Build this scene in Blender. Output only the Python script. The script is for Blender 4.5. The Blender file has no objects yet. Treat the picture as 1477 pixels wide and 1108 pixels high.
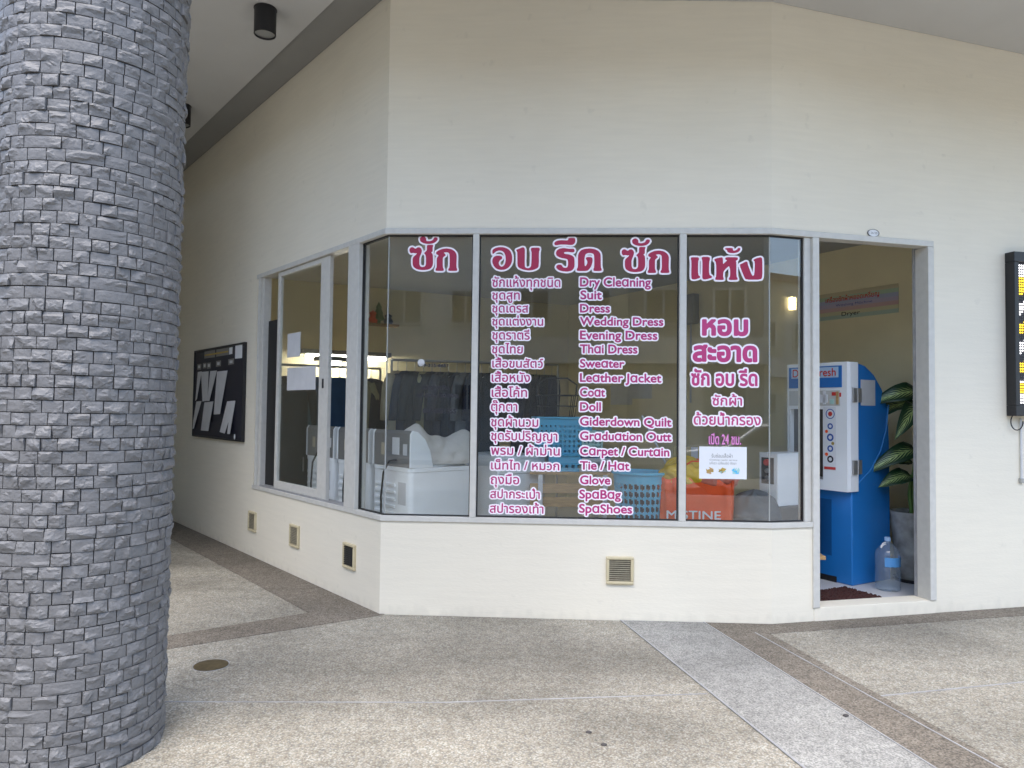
import bpy, math, random
import numpy as np
from mathutils import Vector, Matrix
from mathutils.geometry import tessellate_polygon
R = math.radians
random.seed(7)
SC = bpy.context.scene
COL = SC.collection

# ------------------------------------------------------------------ camera, sky, sun, exposure
F, PITCH, ROLL, EYE = 1050.0, R(2.0), R(0.7), 1.5
PW, PH = 1477.0, 1108.0
cam_d = bpy.data.cameras.new('camera')
cam_d.sensor_width = 36.0
cam_d.lens = 36.0 * F / PW
cam_d.clip_start = 0.05
cam_d.clip_end = 500.0
cam = bpy.data.objects.new('camera', cam_d)
COL.objects.link(cam)
FWD = Vector((0, math.cos(PITCH), math.sin(PITCH)))
UP0 = Vector((0, -math.sin(PITCH), math.cos(PITCH)))
RT0 = Vector((1, 0, 0))
RT = RT0 * math.cos(ROLL) + UP0 * math.sin(ROLL)
UP = UP0 * math.cos(ROLL) - RT0 * math.sin(ROLL)
M = Matrix((RT, UP, -FWD)).transposed().to_4x4()
M.translation = (0, 0, EYE)
cam.matrix_world = M
SC.camera = cam

SUN_EL, SUN_AZ = R(66), R(196)      # azimuth: where the sun stands, clockwise from +Y
w = bpy.data.worlds.new('World')
SC.world = w
w.use_nodes = True
wn = w.node_tree
sky = wn.nodes.new('ShaderNodeTexSky')
sky.sky_type = 'NISHITA'
sky.sun_disc = False
sky.sun_elevation = SUN_EL
sky.sun_rotation = SUN_AZ
sky.air_density = 1.0
sky.dust_density = 1.4
sky.ozone_density = 1.0
bg = wn.nodes['Background']
bg.inputs[1].default_value = 0.15
wn.links.new(sky.outputs[0], bg.inputs[0])
sun_d = bpy.data.lights.new('sun', 'SUN')
sun_d.energy = 1.2
sun_d.angle = R(50)
sun_d.color = (1.0, 0.92, 0.80)
sun = bpy.data.objects.new('sun', sun_d)
COL.objects.link(sun)
sdir = Vector((math.sin(SUN_AZ) * math.cos(SUN_EL), math.cos(SUN_AZ) * math.cos(SUN_EL), math.sin(SUN_EL)))
sun.rotation_euler = sdir.to_track_quat('Z', 'Y').to_euler()
SC.view_settings.view_transform = 'Standard'
SC.view_settings.look = 'None'
SC.view_settings.exposure = 1.88
SC.view_settings.gamma = 1.0

# ------------------------------------------------------------------ measuring helpers
def ray(px, py):
    return FWD + RT * ((px - PW / 2) / F) - UP * ((py - PH / 2) / F)

def on_z(px, py, z=0.0):
    d = ray(px, py)
    return Vector((0, 0, EYE)) + d * ((z - EYE) / d.z)

def on_wall(px, py, p, n):
    d = ray(px, py)
    o = Vector((0, 0, EYE))
    return o + d * ((Vector((p[0], p[1], 0)) - o).dot(Vector((n[0], n[1], 0))) / d.dot(Vector((n[0], n[1], 0))))

def at_depth(px, py, y):
    d = ray(px, py)
    return Vector((0, 0, EYE)) + d * (y / d.y)

# ------------------------------------------------------------------ materials
def mat(name, col, rough=0.6, metal=0.0, var=0.0, vscale=8.0, bump=0.0, bscale=40.0, spec=0.5, emit=None, estr=0.0, stretch=None):
    m = bpy.data.materials.new(name)
    m.use_nodes = True
    nt = m.node_tree
    b = nt.nodes['Principled BSDF']
    b.inputs['Base Color'].default_value = (*col, 1)
    b.inputs['Roughness'].default_value = rough
    b.inputs['Metallic'].default_value = metal
    b.inputs['Specular IOR Level'].default_value = spec
    if emit:
        b.inputs['Emission Color'].default_value = (*emit, 1)
        b.inputs['Emission Strength'].default_value = estr
    if var or bump:
        tc = nt.nodes.new('ShaderNodeTexCoord')
        mp = nt.nodes.new('ShaderNodeMapping')
        if stretch:
            mp.inputs['Scale'].default_value = stretch
        nt.links.new(tc.outputs['Object'], mp.inputs[0])
    if var:
        n = nt.nodes.new('ShaderNodeTexNoise')
        n.inputs['Scale'].default_value = vscale
        n.inputs['Detail'].default_value = 5
        r = nt.nodes.new('ShaderNodeMapRange')
        r.inputs[1].default_value, r.inputs[2].default_value = 0.3, 0.7
        r.inputs[3].default_value, r.inputs[4].default_value = 1 - var, 1 + var
        mx = nt.nodes.new('ShaderNodeMix')
        mx.data_type = 'RGBA'
        mx.blend_type = 'MULTIPLY'
        mx.inputs[0].default_value = 1.0
        mx.inputs[6].default_value = (*col, 1)
        nt.links.new(mp.outputs[0], n.inputs['Vector'])
        nt.links.new(n.outputs[0], r.inputs[0])
        nt.links.new(r.outputs[0], mx.inputs[7])
        nt.links.new(mx.outputs[2], b.inputs['Base Color'])
    if bump:
        n2 = nt.nodes.new('ShaderNodeTexNoise')
        n2.inputs['Scale'].default_value = bscale
        n2.inputs['Detail'].default_value = 4
        bp = nt.nodes.new('ShaderNodeBump')
        bp.inputs['Strength'].default_value = bump
        bp.inputs['Distance'].default_value = 0.01
        nt.links.new(mp.outputs[0], n2.inputs['Vector'])
        nt.links.new(n2.outputs[0], bp.inputs['Height'])
        nt.links.new(bp.outputs[0], b.inputs['Normal'])
    return m

def glass_mat(name, tint, ior=1.5, rough=0.0):
    m = bpy.data.materials.new(name)
    m.use_nodes = True
    nt = m.node_tree
    nt.nodes.remove(nt.nodes['Principled BSDF'])
    out = nt.nodes['Material Output']
    tr = nt.nodes.new('ShaderNodeBsdfTransparent')
    tr.inputs[0].default_value = (*tint, 1)
    gl = nt.nodes.new('ShaderNodeBsdfGlossy')
    gl.inputs[0].default_value = (1, 1, 1, 1)
    gl.inputs['Roughness'].default_value = rough
    ge = nt.nodes.new('ShaderNodeNewGeometry')
    mr = nt.nodes.new('ShaderNodeMapRange')
    mr.inputs[3].default_value, mr.inputs[4].default_value = ior, 1.0 / ior
    fr = nt.nodes.new('ShaderNodeFresnel')
    mx = nt.nodes.new('ShaderNodeMixShader')
    nt.links.new(ge.outputs['Backfacing'], mr.inputs[0])
    nt.links.new(mr.outputs[0], fr.inputs[0])
    nt.links.new(fr.outputs[0], mx.inputs[0])
    nt.links.new(tr.outputs[0], mx.inputs[1])
    nt.links.new(gl.outputs[0], mx.inputs[2])
    nt.links.new(mx.outputs[0], out.inputs[0])
    return m

def wall_mat(name, col):
    """painted render: faint long brush strokes, blotches and grime near the foot"""
    m = bpy.data.materials.new(name)
    m.use_nodes = True
    nt = m.node_tree
    L = nt.links.new
    b = nt.nodes['Principled BSDF']
    b.inputs['Roughness'].default_value = 0.62
    b.inputs['Specular IOR Level'].default_value = 0.3
    ge = nt.nodes.new('ShaderNodeNewGeometry')
    def noise(scale, sx, sy, sz, det=5):
        mp = nt.nodes.new('ShaderNodeMapping')
        mp.inputs['Scale'].default_value = (sx, sy, sz)
        L(ge.outputs['Position'], mp.inputs[0])
        n = nt.nodes.new('ShaderNodeTexNoise')
        n.inputs['Scale'].default_value = scale
        n.inputs['Detail'].default_value = det
        L(mp.outputs[0], n.inputs['Vector'])
        return n
    def rng(src, a, bb, c, d):
        r = nt.nodes.new('ShaderNodeMapRange')
        for i, v in enumerate((a, bb, c, d)):
            r.inputs[i + 1].default_value = v
        L(src, r.inputs[0])
        return r.outputs[0]
    def mul(a, bb):
        x = nt.nodes.new('ShaderNodeMath')
        x.operation = 'MULTIPLY'
        L(a, x.inputs[0]); L(bb, x.inputs[1])
        return x.outputs[0]
    n1 = noise(3.0, 1, 1, 12, 8)
    n2 = noise(1.0, 1, 1, 1.2)
    n3 = noise(9, 1, 1, 1, 8)
    f = mul(rng(n1.outputs[0], .35, .7, .975, 1.012), rng(n2.outputs[0], .3, .7, .965, 1.02))
    # scuffs: sparse small darker marks
    f = mul(f, rng(n3.outputs[0], .66, .74, 1.0, .93))
    # splash grime hugging the foot of the wall
    sp = nt.nodes.new('ShaderNodeSeparateXYZ')
    L(ge.outputs['Position'], sp.inputs[0])
    gr = noise(14, 1, 1, .5, 8)
    ad = nt.nodes.new('ShaderNodeMath'); ad.operation = 'MULTIPLY_ADD'
    L(gr.outputs[0], ad.inputs[0]); ad.inputs[1].default_value = -.22
    L(sp.outputs[2], ad.inputs[2])
    f = mul(f, rng(ad.outputs[0], -.125, -.05, .90, 1.0))
    mx = nt.nodes.new('ShaderNodeMix')
    mx.data_type = 'RGBA'; mx.blend_type = 'MULTIPLY'
    mx.inputs[0].default_value = 1.0
    mx.inputs[6].default_value = (*col, 1)
    L(f, mx.inputs[7])
    L(mx.outputs[2], b.inputs['Base Color'])
    n4 = noise(30, 1, 1, 3)
    bp = nt.nodes.new('ShaderNodeBump')
    bp.inputs['Strength'].default_value = 0.12
    bp.inputs['Distance'].default_value = 0.01
    L(n4.outputs[0], bp.inputs['Height'])
    L(bp.outputs[0], b.inputs['Normal'])
    return m

def pebble_mat(name, cols, scale=95.0, dirt=0.35, streak=False):
    """washed exposed aggregate: small stones in cement, with wandering dirt"""
    m = bpy.data.materials.new(name)
    m.use_nodes = True
    nt = m.node_tree
    L = nt.links.new
    b = nt.nodes['Principled BSDF']
    b.inputs['Roughness'].default_value = 0.75
    b.inputs['Specular IOR Level'].default_value = 0.3
    ge = nt.nodes.new('ShaderNodeNewGeometry')
    v = nt.nodes.new('ShaderNodeTexVoronoi')
    v.inputs['Scale'].default_value = scale
    L(ge.outputs['Position'], v.inputs['Vector'])
    ra = nt.nodes.new('ShaderNodeValToRGB')
    ra.color_ramp.interpolation = 'CONSTANT'
    el = ra.color_ramp.elements
    n = len(cols)
    el[0].position, el[0].color = 0, (*cols[0], 1)
    el[1].position, el[1].color = 1 / n, (*cols[1], 1)
    for i in range(2, n):
        e = el.new(i / n)
        e.color = (*cols[i], 1)
    sp = nt.nodes.new('ShaderNodeSeparateColor')
    L(v.outputs['Color'], sp.inputs[0])
    L(sp.outputs[0], ra.inputs[0])
    # cement joint round each stone
    r0 = nt.nodes.new('ShaderNodeMapRange')
    r0.inputs[1].default_value, r0.inputs[2].default_value = .35, .75
    r0.inputs[3].default_value, r0.inputs[4].default_value = 1.0, .74
    L(v.outputs['Distance'], r0.inputs[0])
    def noise(scale, det=6, sc=(1, 1, 1), rot=0.0):
        mp = nt.nodes.new('ShaderNodeMapping')
        mp.inputs['Scale'].default_value = sc
        mp.inputs['Rotation'].default_value = (0, 0, rot)
        L(ge.outputs['Position'], mp.inputs[0])
        t = nt.nodes.new('ShaderNodeTexNoise')
        t.inputs['Scale'].default_value = scale
        t.inputs['Detail'].default_value = det
        L(mp.outputs[0], t.inputs['Vector'])
        return t
    cur = None
    def mulc(a, f):
        mx = nt.nodes.new('ShaderNodeMix')
        mx.data_type = 'RGBA'; mx.blend_type = 'MULTIPLY'
        mx.inputs[0].default_value = 1.0
        L(a, mx.inputs[6]); L(f, mx.inputs[7])
        return mx.outputs[2]
    cur = mulc(ra.outputs[0], r0.outputs[0])
    for (s, d, lo, hi, sc, rot) in ((1.1, 7, 1 - dirt, 1.06, (1, 1, 1), 0), (.55, 8, 1 - dirt * .7, 1.05, (1, 3.2, 1), R(-12)), (14, 3, .9, 1.08, (1, 1, 1), 0)):
        t = noise(s, d, sc, rot)
        r = nt.nodes.new('ShaderNodeMapRange')
        r.inputs[1].default_value, r.inputs[2].default_value = .36, .6
        r.inputs[3].default_value, r.inputs[4].default_value = lo, hi
        L(t.outputs[0], r.inputs[0])
        cur = mulc(cur, r.outputs[0])
    if streak:
        # an old dragged water stain, wandering across the slab
        mp = nt.nodes.new('ShaderNodeMapping')
        mp.vector_type = 'TEXTURE'
        mp.inputs['Location'].default_value = (.35, 4.45, 0)
        mp.inputs['Rotation'].default_value = (0, 0, R(14))
        mp.inputs['Scale'].default_value = (1.5, .34, 1)
        wob = noise(1.6, 6)
        av = nt.nodes.new('ShaderNodeVectorMath'); av.operation = 'MULTIPLY_ADD'
        L(wob.outputs['Color'], av.inputs[0])
        av.inputs[1].default_value = (.5, .5, 0)
        L(ge.outputs['Position'], av.inputs[2])
        av2 = nt.nodes.new('ShaderNodeVectorMath'); av2.operation = 'SUBTRACT'
        L(av.outputs[0], av2.inputs[0]); av2.inputs[1].default_value = (.25, .25, 0)
        L(av2.outputs[0], mp.inputs[0])
        ln = nt.nodes.new('ShaderNodeVectorMath'); ln.operation = 'LENGTH'
        L(mp.outputs[0], ln.inputs[0])
        r = nt.nodes.new('ShaderNodeMapRange')
        r.interpolation_type = 'SMOOTHSTEP'
        r.inputs[1].default_value, r.inputs[2].default_value = .3, 1.15
        r.inputs[3].default_value, r.inputs[4].default_value = .82, 1.0
        L(ln.outputs['Value'], r.inputs[0])
        cur = mulc(cur, r.outputs[0])
    L(cur, b.inputs['Base Color'])
    bp = nt.nodes.new('ShaderNodeBump')
    bp.inputs['Strength'].default_value = 0.35
    bp.inputs['Distance'].default_value = 0.004
    bp.invert = True
    L(v.outputs['Distance'], bp.inputs['Height'])
    L(bp.outputs[0], b.inputs['Normal'])
    return m

MT = {}
MT['wall'] = wall_mat('cream_wall_paint', (.795, .74, .612))
MT['inner'] = mat('inner_wall_paint', (.84, .75, .50), .7, var=.05, vscale=2)
MT['soffit'] = mat('soffit_paint', (.52, .52, .51), .8, var=.04, vscale=1.5)
MT['soffit_shade'] = mat('soffit_shade_paint', (.27, .27, .26), .8, var=.05, vscale=1.5)  # darker than the soffit to paint in the channel's shade
MT['alu'] = mat('weathered_aluminium', (.58, .565, .515), .5, .0, var=.05, vscale=22, bump=.05, bscale=90)
MT['alu_dark'] = mat('dull_aluminium', (.38, .38, .385), .5, .3, var=.12, vscale=18)
MT['gasket'] = mat('black_gasket', (.015, .015, .015), .6)
MT['glass'] = glass_mat('shop_glass', (.97, .98, .97), 1.6)
MT['clear'] = glass_mat('clear_plastic', (.90, .94, .96), 1.45, .03)
nt_ = MT['clear'].node_tree
df_ = nt_.nodes.new('ShaderNodeBsdfDiffuse'); df_.inputs[0].default_value = (.62, .70, .78, 1)
mx_ = nt_.nodes.new('ShaderNodeMixShader'); mx_.inputs[0].default_value = .13
src_ = nt_.nodes['Material Output'].inputs[0].links[0].from_socket
nt_.links.new(src_, mx_.inputs[1]); nt_.links.new(df_.outputs[0], mx_.inputs[2]); nt_.links.new(mx_.outputs[0], nt_.nodes['Material Output'].inputs[0])
MT['floor'] = mat('tile_floor', (.62, .62, .62), .35, var=.05, vscale=3)
MT['white'] = mat('white_enamel', (.88, .90, .90), .35, var=.03, vscale=4)
MT['cream_pl'] = mat('cream_plastic', (.72, .68, .58), .45, var=.06, vscale=10)
MT['grey_pl'] = mat('grey_plastic', (.19, .185, .175), .5, var=.06, vscale=6)
MT['black'] = mat('black_plastic', (.014, .014, .016), .45)
MT['blue'] = mat('blue_moulded_plastic', (.014, .185, .54), .38, var=.06, vscale=3)
MT['blue_shade'] = mat('recess_shade_blue', (.008, .10, .30), .45)  # body blue darkened to paint a shaded recess
MT['cyan'] = mat('cyan_plastic', (.10, .50, .76), .4, var=.05, vscale=6)
MT['mint'] = mat('mint_plastic', (.42, .66, .60), .4)
MT['orange'] = mat('orange_bag_film', (.95, .11, .015), .38, var=.10, vscale=5, bump=.25, bscale=9)
MT['yellow'] = mat('yellow_film', (.75, .50, .04), .45, var=.1, vscale=8, bump=.3, bscale=14)
MT['wood'] = mat('pale_wood', (.50, .31, .13), .55, var=.16, vscale=9, stretch=(1, 8, 8))
MT['paper'] = mat('white_paper', (.78, .79, .80), .7)
MT['paper_old'] = mat('grey_paper', (.60, .60, .60), .75, var=.05, vscale=9)
MT['ink'] = mat('dark_ink', (.03, .03, .035), .7)
MT['ink_blue'] = mat('blue_ink', (.03, .10, .38), .7)
MT['ink_red'] = mat('red_ink', (.62, .04, .03), .7)
MT['berry'] = mat('raspberry_vinyl', (.40, .010, .06), .45)
MT['magenta'] = mat('magenta_vinyl', (.46, .025, .17), .45)
MT['magenta_r'] = mat('rose_vinyl', (.52, .045, .19), .45)
MT['pinkwhite'] = mat('pale_pink_vinyl', (.95, .88, .93), .45)
MT['plum'] = mat('plum_vinyl', (.10, .01, .08), .45)
MT['pink'] = mat('pink_vinyl', (.78, .30, .58), .45)
MT['cotton'] = mat('offwhite_cotton', (.64, .60, .54), .85, var=.06, vscale=7, bump=.7, bscale=11)
MT['navy'] = mat('navy_board', (.008, .009, .022), .55)
MT['led_w'] = mat('white_led', (.5, .5, .5), .4, emit=(1, .97, 1), estr=.85)
MT['led_y'] = mat('yellow_led', (.5, .3, .02), .4, emit=(1, .66, .02), estr=.85)
MT['led_o'] = mat('unlit_led', (.07, .065, .07), .4)
MT['tube'] = mat('tube_light', (.9, .9, .9), .4, emit=(1, .97, .86), estr=20)
MT['steel'] = mat('grey_steel', (.42, .42, .41), .35, .7)
MT['brass'] = mat('dull_brass', (.11, .085, .045), .5, .4, var=.25, vscale=30)
MT['concrete'] = mat('pot_concrete', (.30, .29, .26), .8, var=.5, vscale=7, bump=.3, bscale=30)
MT['soil'] = mat('dark_soil', (.03, .022, .015), .9)
MT['mat'] = mat('brown_mat', (.055, .018, .014), .95, var=.3, vscale=60, bump=.6, bscale=160)
MT['slat'] = mat('dark_vent_slats', (.26, .23, .16), .6, var=.15, vscale=30)  # slats a darker beige than the frame
MT['beigefr'] = mat('beige_vent_plastic', (.58, .50, .32), .5, var=.08, vscale=20)
MT['ventdark'] = mat('vent_inside', (.03, .028, .022), .8)
MT['stem'] = mat('plant_stem', (.12, .22, .05), .5)
MT['gold'] = mat('golden_print', (.45, .31, .06), .6, var=.2, vscale=10)
MT['asphalt'] = mat('worn_concrete_road', (.34, .31, .265), .85, var=.2, vscale=6, bump=.3, bscale=120)
MT['concr_ground'] = mat('street_concrete', (.30, .29, .27), .85, var=.15, vscale=3)
MT['grout'] = mat('dark_grout', (.055, .055, .06), .9)
MT['stone'] = mat('grey_painted_stone', (.148, .147, .149), .58, var=.10, vscale=26, bump=.35, bscale=70)
MT['dust'] = mat('black_gum', (.05, .045, .045), .7)

# ------------------------------------------------------------------ mesh builder
class MB:
    def __init__(s):
        s.v, s.f, s.m = [], [], []
    def add(s, vs, fs, mi=0, xf=None):
        o = len(s.v)
        s.v += [tuple(xf @ Vector(p)) if xf else tuple(p) for p in vs]
        s.f += [tuple(i + o for i in f) for f in fs]
        s.m += [mi] * len(fs)
        return s
    def box(s, x0, x1, y0, y1, z0, z1, mi=0, xf=None):
        vs = [(x, y, z) for z in (z0, z1) for (x, y) in ((x0, y0), (x1, y0), (x1, y1), (x0, y1))]
        return s.add(vs, [(3, 2, 1, 0), (4, 5, 6, 7), (0, 1, 5, 4), (1, 2, 6, 5), (2, 3, 7, 6), (3, 0, 4, 7)], mi, xf)
    def prism(s, poly, z0, z1, mi=0, xf=None):
        n = len(poly)
        f0 = z0 if callable(z0) else (lambda x, y: z0)
        f1 = z1 if callable(z1) else (lambda x, y: z1)
        vs = [(p[0], p[1], f0(p[0], p[1])) for p in poly] + [(p[0], p[1], f1(p[0], p[1])) for p in poly]
        area = sum(poly[i][0] * poly[(i + 1) % n][1] - poly[(i + 1) % n][0] * poly[i][1] for i in range(n))
        tri = tessellate_polygon([[Vector((p[0], p[1], 0)) for p in poly]])
        fs = []
        for t in tri:
            a = [poly[i] for i in t]
            ar = (a[1][0] - a[0][0]) * (a[2][1] - a[0][1]) - (a[2][0] - a[0][0]) * (a[1][1] - a[0][1])
            t = tuple(t) if ar > 0 else tuple(reversed(t))
            fs.append(tuple(i + n for i in t))
            fs.append(tuple(reversed(t)))
        for i in range(n):
            j = (i + 1) % n
            fs.append((i, j, j + n, i + n) if area > 0 else (j, i, i + n, j + n))
        return s.add(vs, fs, mi, xf)
    def tube(s, pts, r, seg=8, mi=0, xf=None, caps=True):
        pts = [Vector(p) for p in pts]
        rs = r if isinstance(r, (list, tuple)) else [r] * len(pts)
        vs, fs = [], []
        t0 = (pts[1] - pts[0]).normalized()
        nrm = t0.orthogonal().normalized()
        for i, p in enumerate(pts):
            t = (pts[min(i + 1, len(pts) - 1)] - pts[max(i - 1, 0)]).normalized()
            nrm = (nrm - t * nrm.dot(t)).normalized()
            b = t.cross(nrm)
            for k in range(seg):
                a = 2 * math.pi * k / seg
                vs.append(p + (nrm * math.cos(a) + b * math.sin(a)) * rs[i])
        for i in range(len(pts) - 1):
            for k in range(seg):
                k2 = (k + 1) % seg
                fs.append((i * seg + k, i * seg + k2, (i + 1) * seg + k2, (i + 1) * seg + k))
        if caps:
            fs.append(tuple(reversed(range(seg))))
            fs.append(tuple((len(pts) - 1) * seg + k for k in range(seg)))
        return s.add(vs, fs, mi, xf)
    def lathe(s, prof, seg=24, mi=0, xf=None, sx=1.0, sy=1.0):
        vs, fs = [], []
        for (r, z) in prof:
            for k in range(seg):
                a = 2 * math.pi * k / seg
                vs.append((r * math.cos(a) * sx, r * math.sin(a) * sy, z))
        for i in range(len(prof) - 1):
            for k in range(seg):
                k2 = (k + 1) % seg
                fs.append((i * seg + k, i * seg + k2, (i + 1) * seg + k2, (i + 1) * seg + k))
        if prof[0] == prof[-1]:
            return s.add(vs, fs, mi, xf)
        if prof[0][0] > 1e-4:
            fs.append(tuple(reversed(range(seg))))
        if prof[-1][0] > 1e-4:
            fs.append(tuple((len(prof) - 1) * seg + k for k in range(seg)))
        return s.add(vs, fs, mi, xf)
    def build(s, name, mats, parent=None, smooth=False, bevel=0.0, bseg=2, angle=35):
        me = bpy.data.meshes.new(name)
        me.from_pydata(s.v, [], s.f)
        mats = mats if isinstance(mats, (list, tuple)) else [mats]
        for m in mats:
            me.materials.append(MT[m] if isinstance(m, str) else m)
        if len(mats) > 1:
            me.polygons.foreach_set('material_index', s.m)
        if smooth:
            me.polygons.foreach_set('use_smooth', [True] * len(s.f))
            try:
                me.set_sharp_from_angle(angle=R(angle))
            except Exception:
                pass
        me.update()
        o = bpy.data.objects.new(name, me)
        COL.objects.link(o)
        if parent:
            o.parent = parent
        if bevel:
            bm = o.modifiers.new('edge', 'BEVEL')
            bm.width = bevel
            bm.segments = bseg
            bm.limit_method = 'ANGLE'
            bm.angle_limit = R(40)
        return o

def tag(o, label, cat, group=None, kind=None):
    o['label'] = label
    o['category'] = cat
    if group:
        o['group'] = group
    if kind:
        o['kind'] = kind
    return o

def thing(name, label, cat, loc=(0, 0, 0), rz=0.0, group=None):
    o = bpy.data.objects.new(name, None)
    o.empty_display_size = 0.1
    COL.objects.link(o)
    o.location = loc
    o.rotation_euler = (0, 0, rz)
    return tag(o, label, cat, group)

def struct(o):
    o['kind'] = 'structure'
    return o

def rrect(w_, h_, r, seg=4, cx=0.0, cy=0.0):
    pts = []
    for (sx, sy, a0) in ((1, 1, 0), (-1, 1, 90), (-1, -1, 180), (1, -1, 270)):
        for k in range(seg + 1):
            a = R(a0 + 90 * k / seg)
            pts.append((cx + sx * (w_ / 2 - r) + r * math.cos(a), cy + sy * (h_ / 2 - r) + r * math.sin(a)))
    return pts

XZ = Matrix(((1, 0, 0, 0), (0, 0, 1, 0), (0, 1, 0, 0), (0, 0, 0, 1)))   # (x, y, z) -> (x, z, y): plan drawn upright

# ------------------------------------------------------------------ the plan of the shop
PA = Vector((-.945, 5.35)); PB = Vector((1.859, 5.21)); PCe = Vector((4.033, 5.76)); PAf = Vector((-4.449, 9.59))
dA = (PAf - PA).normalized()              # from the left corner away into the arcade
dB = (PB - PA).normalized()
dC = (PCe - PB).normalized()
nA = Vector((-dA.y, dA.x)); nA = nA if nA.dot(-PA) > 0 else -nA
nB = Vector((dB.y, -dB.x))
nC = Vector((dC.y, -dC.x))
SILL, HEAD, THICK = .682, 2.824, .13
FARP = PA + dA * 9.0
ENDP = PB + dC * 7.5
def ceil_z(x, y):
    return 4.57 - .0287 * (x + .945) - .0322 * (y - 5.35)

def mitre(p, n1, n2, d):
    # the corner of two lines moved d along their normals
    k = 1 + n1.dot(n2)
    return p + (n1 + n2) * (d / k)

def outline(d, s_far=9.0, s_end=7.5):
    """the shop front moved d metres outwards (negative: inwards)"""
    return [PA + dA * s_far + nA * d, mitre(PA, nA, nB, d), mitre(PB, nB, nC, d), PB + dC * s_end + nC * d]

def sA(px, py=560, d=0.0):
    p = on_wall(px, py, PA + nA * d, nA)
    return (Vector((p.x, p.y)) - PA).dot(dA)
def sB(px, py=560, d=0.0):
    p = on_wall(px, py, PA + nB * d, nB)
    return (Vector((p.x, p.y)) - PA).dot(dB)
def sC(px, py=560, d=0.0):
    p = on_wall(px, py, PB + nC * d, nC)
    return (Vector((p.x, p.y)) - PB).dot(dC)
def uzB(px, py, d=0.0):
    p = on_wall(px, py, PA + nB * d, nB)
    return (Vector((p.x, p.y)) - PA).dot(dB), p.z

ANG_A = math.atan2(-dA.y, -dA.x)          # local +X runs to the viewer's right, local -Y points out of the wall
ANG_B = math.atan2(dB.y, dB.x)
ANG_C = math.atan2(dC.y, dC.x)
def locA(s, d=0.0, z=0.0):
    p = PA + dA * s + nA * d
    return (p.x, p.y, z)
def locB(s, d=0.0, z=0.0):
    p = PA + dB * s + nB * d
    return (p.x, p.y, z)
def locC(s, d=0.0, z=0.0):
    p = PB + dC * s + nC * d
    return (p.x, p.y, z)

S_WL = sA(368)                            # left end of the side window
S_WLp = S_WL
C_DL, C_DR = sC(1171), sC(1347)           # door opening, outside of its frame

# ------------------------------------------------------------------ ground
g = MB()
g.prism([(-60, -2.6), (60, -2.6), (60, 60), (-60, 60)], -.3, 0)
MT['peb'] = pebble_mat('washed_pebble_paving', [(.326, .298, .240), (.380, .359, .304), (.254, .224, .176), (.351, .324, .266), (.233, .224, .194), (.424, .409, .358), (.326, .293, .231)], 120, .22, True)
MT['peb_dark'] = pebble_mat('brown_pebble_band', [(.178, .151, .120), (.241, .211, .168), (.128, .111, .091), (.208, .181, .146), (.267, .236, .194)], 120, .2)
MT['peb_pale'] = pebble_mat('pale_terrazzo_band', [(.325, .319, .295), (.384, .376, .347), (.227, .225, .210), (.355, .347, .321), (.285, .281, .266)], 120, .2)
MT['strip'] = mat('dividing_strip_grey', (0.330, 0.330, 0.330), .6, var=.25, vscale=5)
MT['slab'] = mat('paving_underlay', (.3, .29, .27), .85)
struct(g.build('pavement', 'peb'))

def sheet(name, pix, m, z):
    b = MB()
    pts = []
    for p in pix:
        q = p if isinstance(p, Vector) else on_z(p[0], p[1], 0)
        pts.append((q.x, q.y))
    b.prism(pts, z - .006, z)
    return struct(b.build(name, m))
def v3(p):
    return Vector((p[0], p[1], 0))
def along(p, q, t):
    p, q = on_z(*p), on_z(*q)
    return p + (q - p) * t
# pale band running out from the wall, brown band on its right and the brown foot band under the right wall
sheet('paving_band', [along((893.4, 893.6), (1158.7, 1108), -.25), along((1014.6, 898.2), (1346.6, 1108), -.25), along((1014.6, 898.2), (1346.6, 1108), 1.9), along((893.4, 893.6), (1158.7, 1108), 1.9)], 'peb_pale', .004)
foot = along((1110, 914.5), (1477, 888), 4)
sheet('paving_band', [along((1014.6, 898.2), (1346.6, 1108), -.25), v3(PB + dB * .05 - nB * .4), v3(PB + dC * 7.4 - nC * .4), v3(PB + dC * 7.4 + nC * .2), on_z(1110, 914.5), along((1089.7, 913.7), (1440, 1108), 1.9), along((1014.6, 898.2), (1346.6, 1108), 1.9)], 'peb_dark', .0042)
# brown bands along the left wall and from the corner out past the pillar
a_out = (on_z(280, 787) + on_z(445.5, 883.6)) / 2
a_off = (Vector((a_out.x, a_out.y)) - PA).dot(nA)
sheet('paving_band', [v3(PA + dA * 9 + nA * a_off), on_z(445.5, 884.5), along((445.5, 884.5), (240, 918), 3.5), along((547, 888), (240, 936.9), 3.0), on_z(547, 888), v3(PA - nA * .3 + dA * .02), v3(PA + dA * 9 - nA * .3)], 'peb_dark', .0041)
def strip(name, pts, wd, m, z):
    b = MB()
    q = [on_z(*p) for p in pts]
    for i in range(len(q) - 1):
        d = (q[i + 1] - q[i]).normalized()
        n = Vector((-d.y, d.x, 0)) * wd / 2
        p0, p1 = q[i], q[i + 1]
        b.prism([((p0 - n).x, (p0 - n).y), ((p1 - n).x, (p1 - n).y), ((p1 + n).x, (p1 + n).y), ((p0 + n).x, (p0 + n).y)], z - .004, z)
    return struct(b.build(name, m))
strip('paving_joint', [(40, 1012), (640, 1013.6)], .006, 'strip', .0032)
strip('paving_joint', [(640.4, 1013.6), (900, 1005), (1020, 1001)], .006, 'strip', .0032)
strip('paving_joint', [(1254, 1005.8), (1477, 984), (1700, 962)], .008, 'strip', .0034)
strip('paving_joint', [(1089, 913.5), (1254.5, 1005.5), (1440, 1108), (1560, 1174)], .007, 'strip', .0072)
strip('paving_joint', [(893.4, 893.6), (1158.7, 1108), (1260, 1190)], .012, 'alu_dark', .0072)
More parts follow.
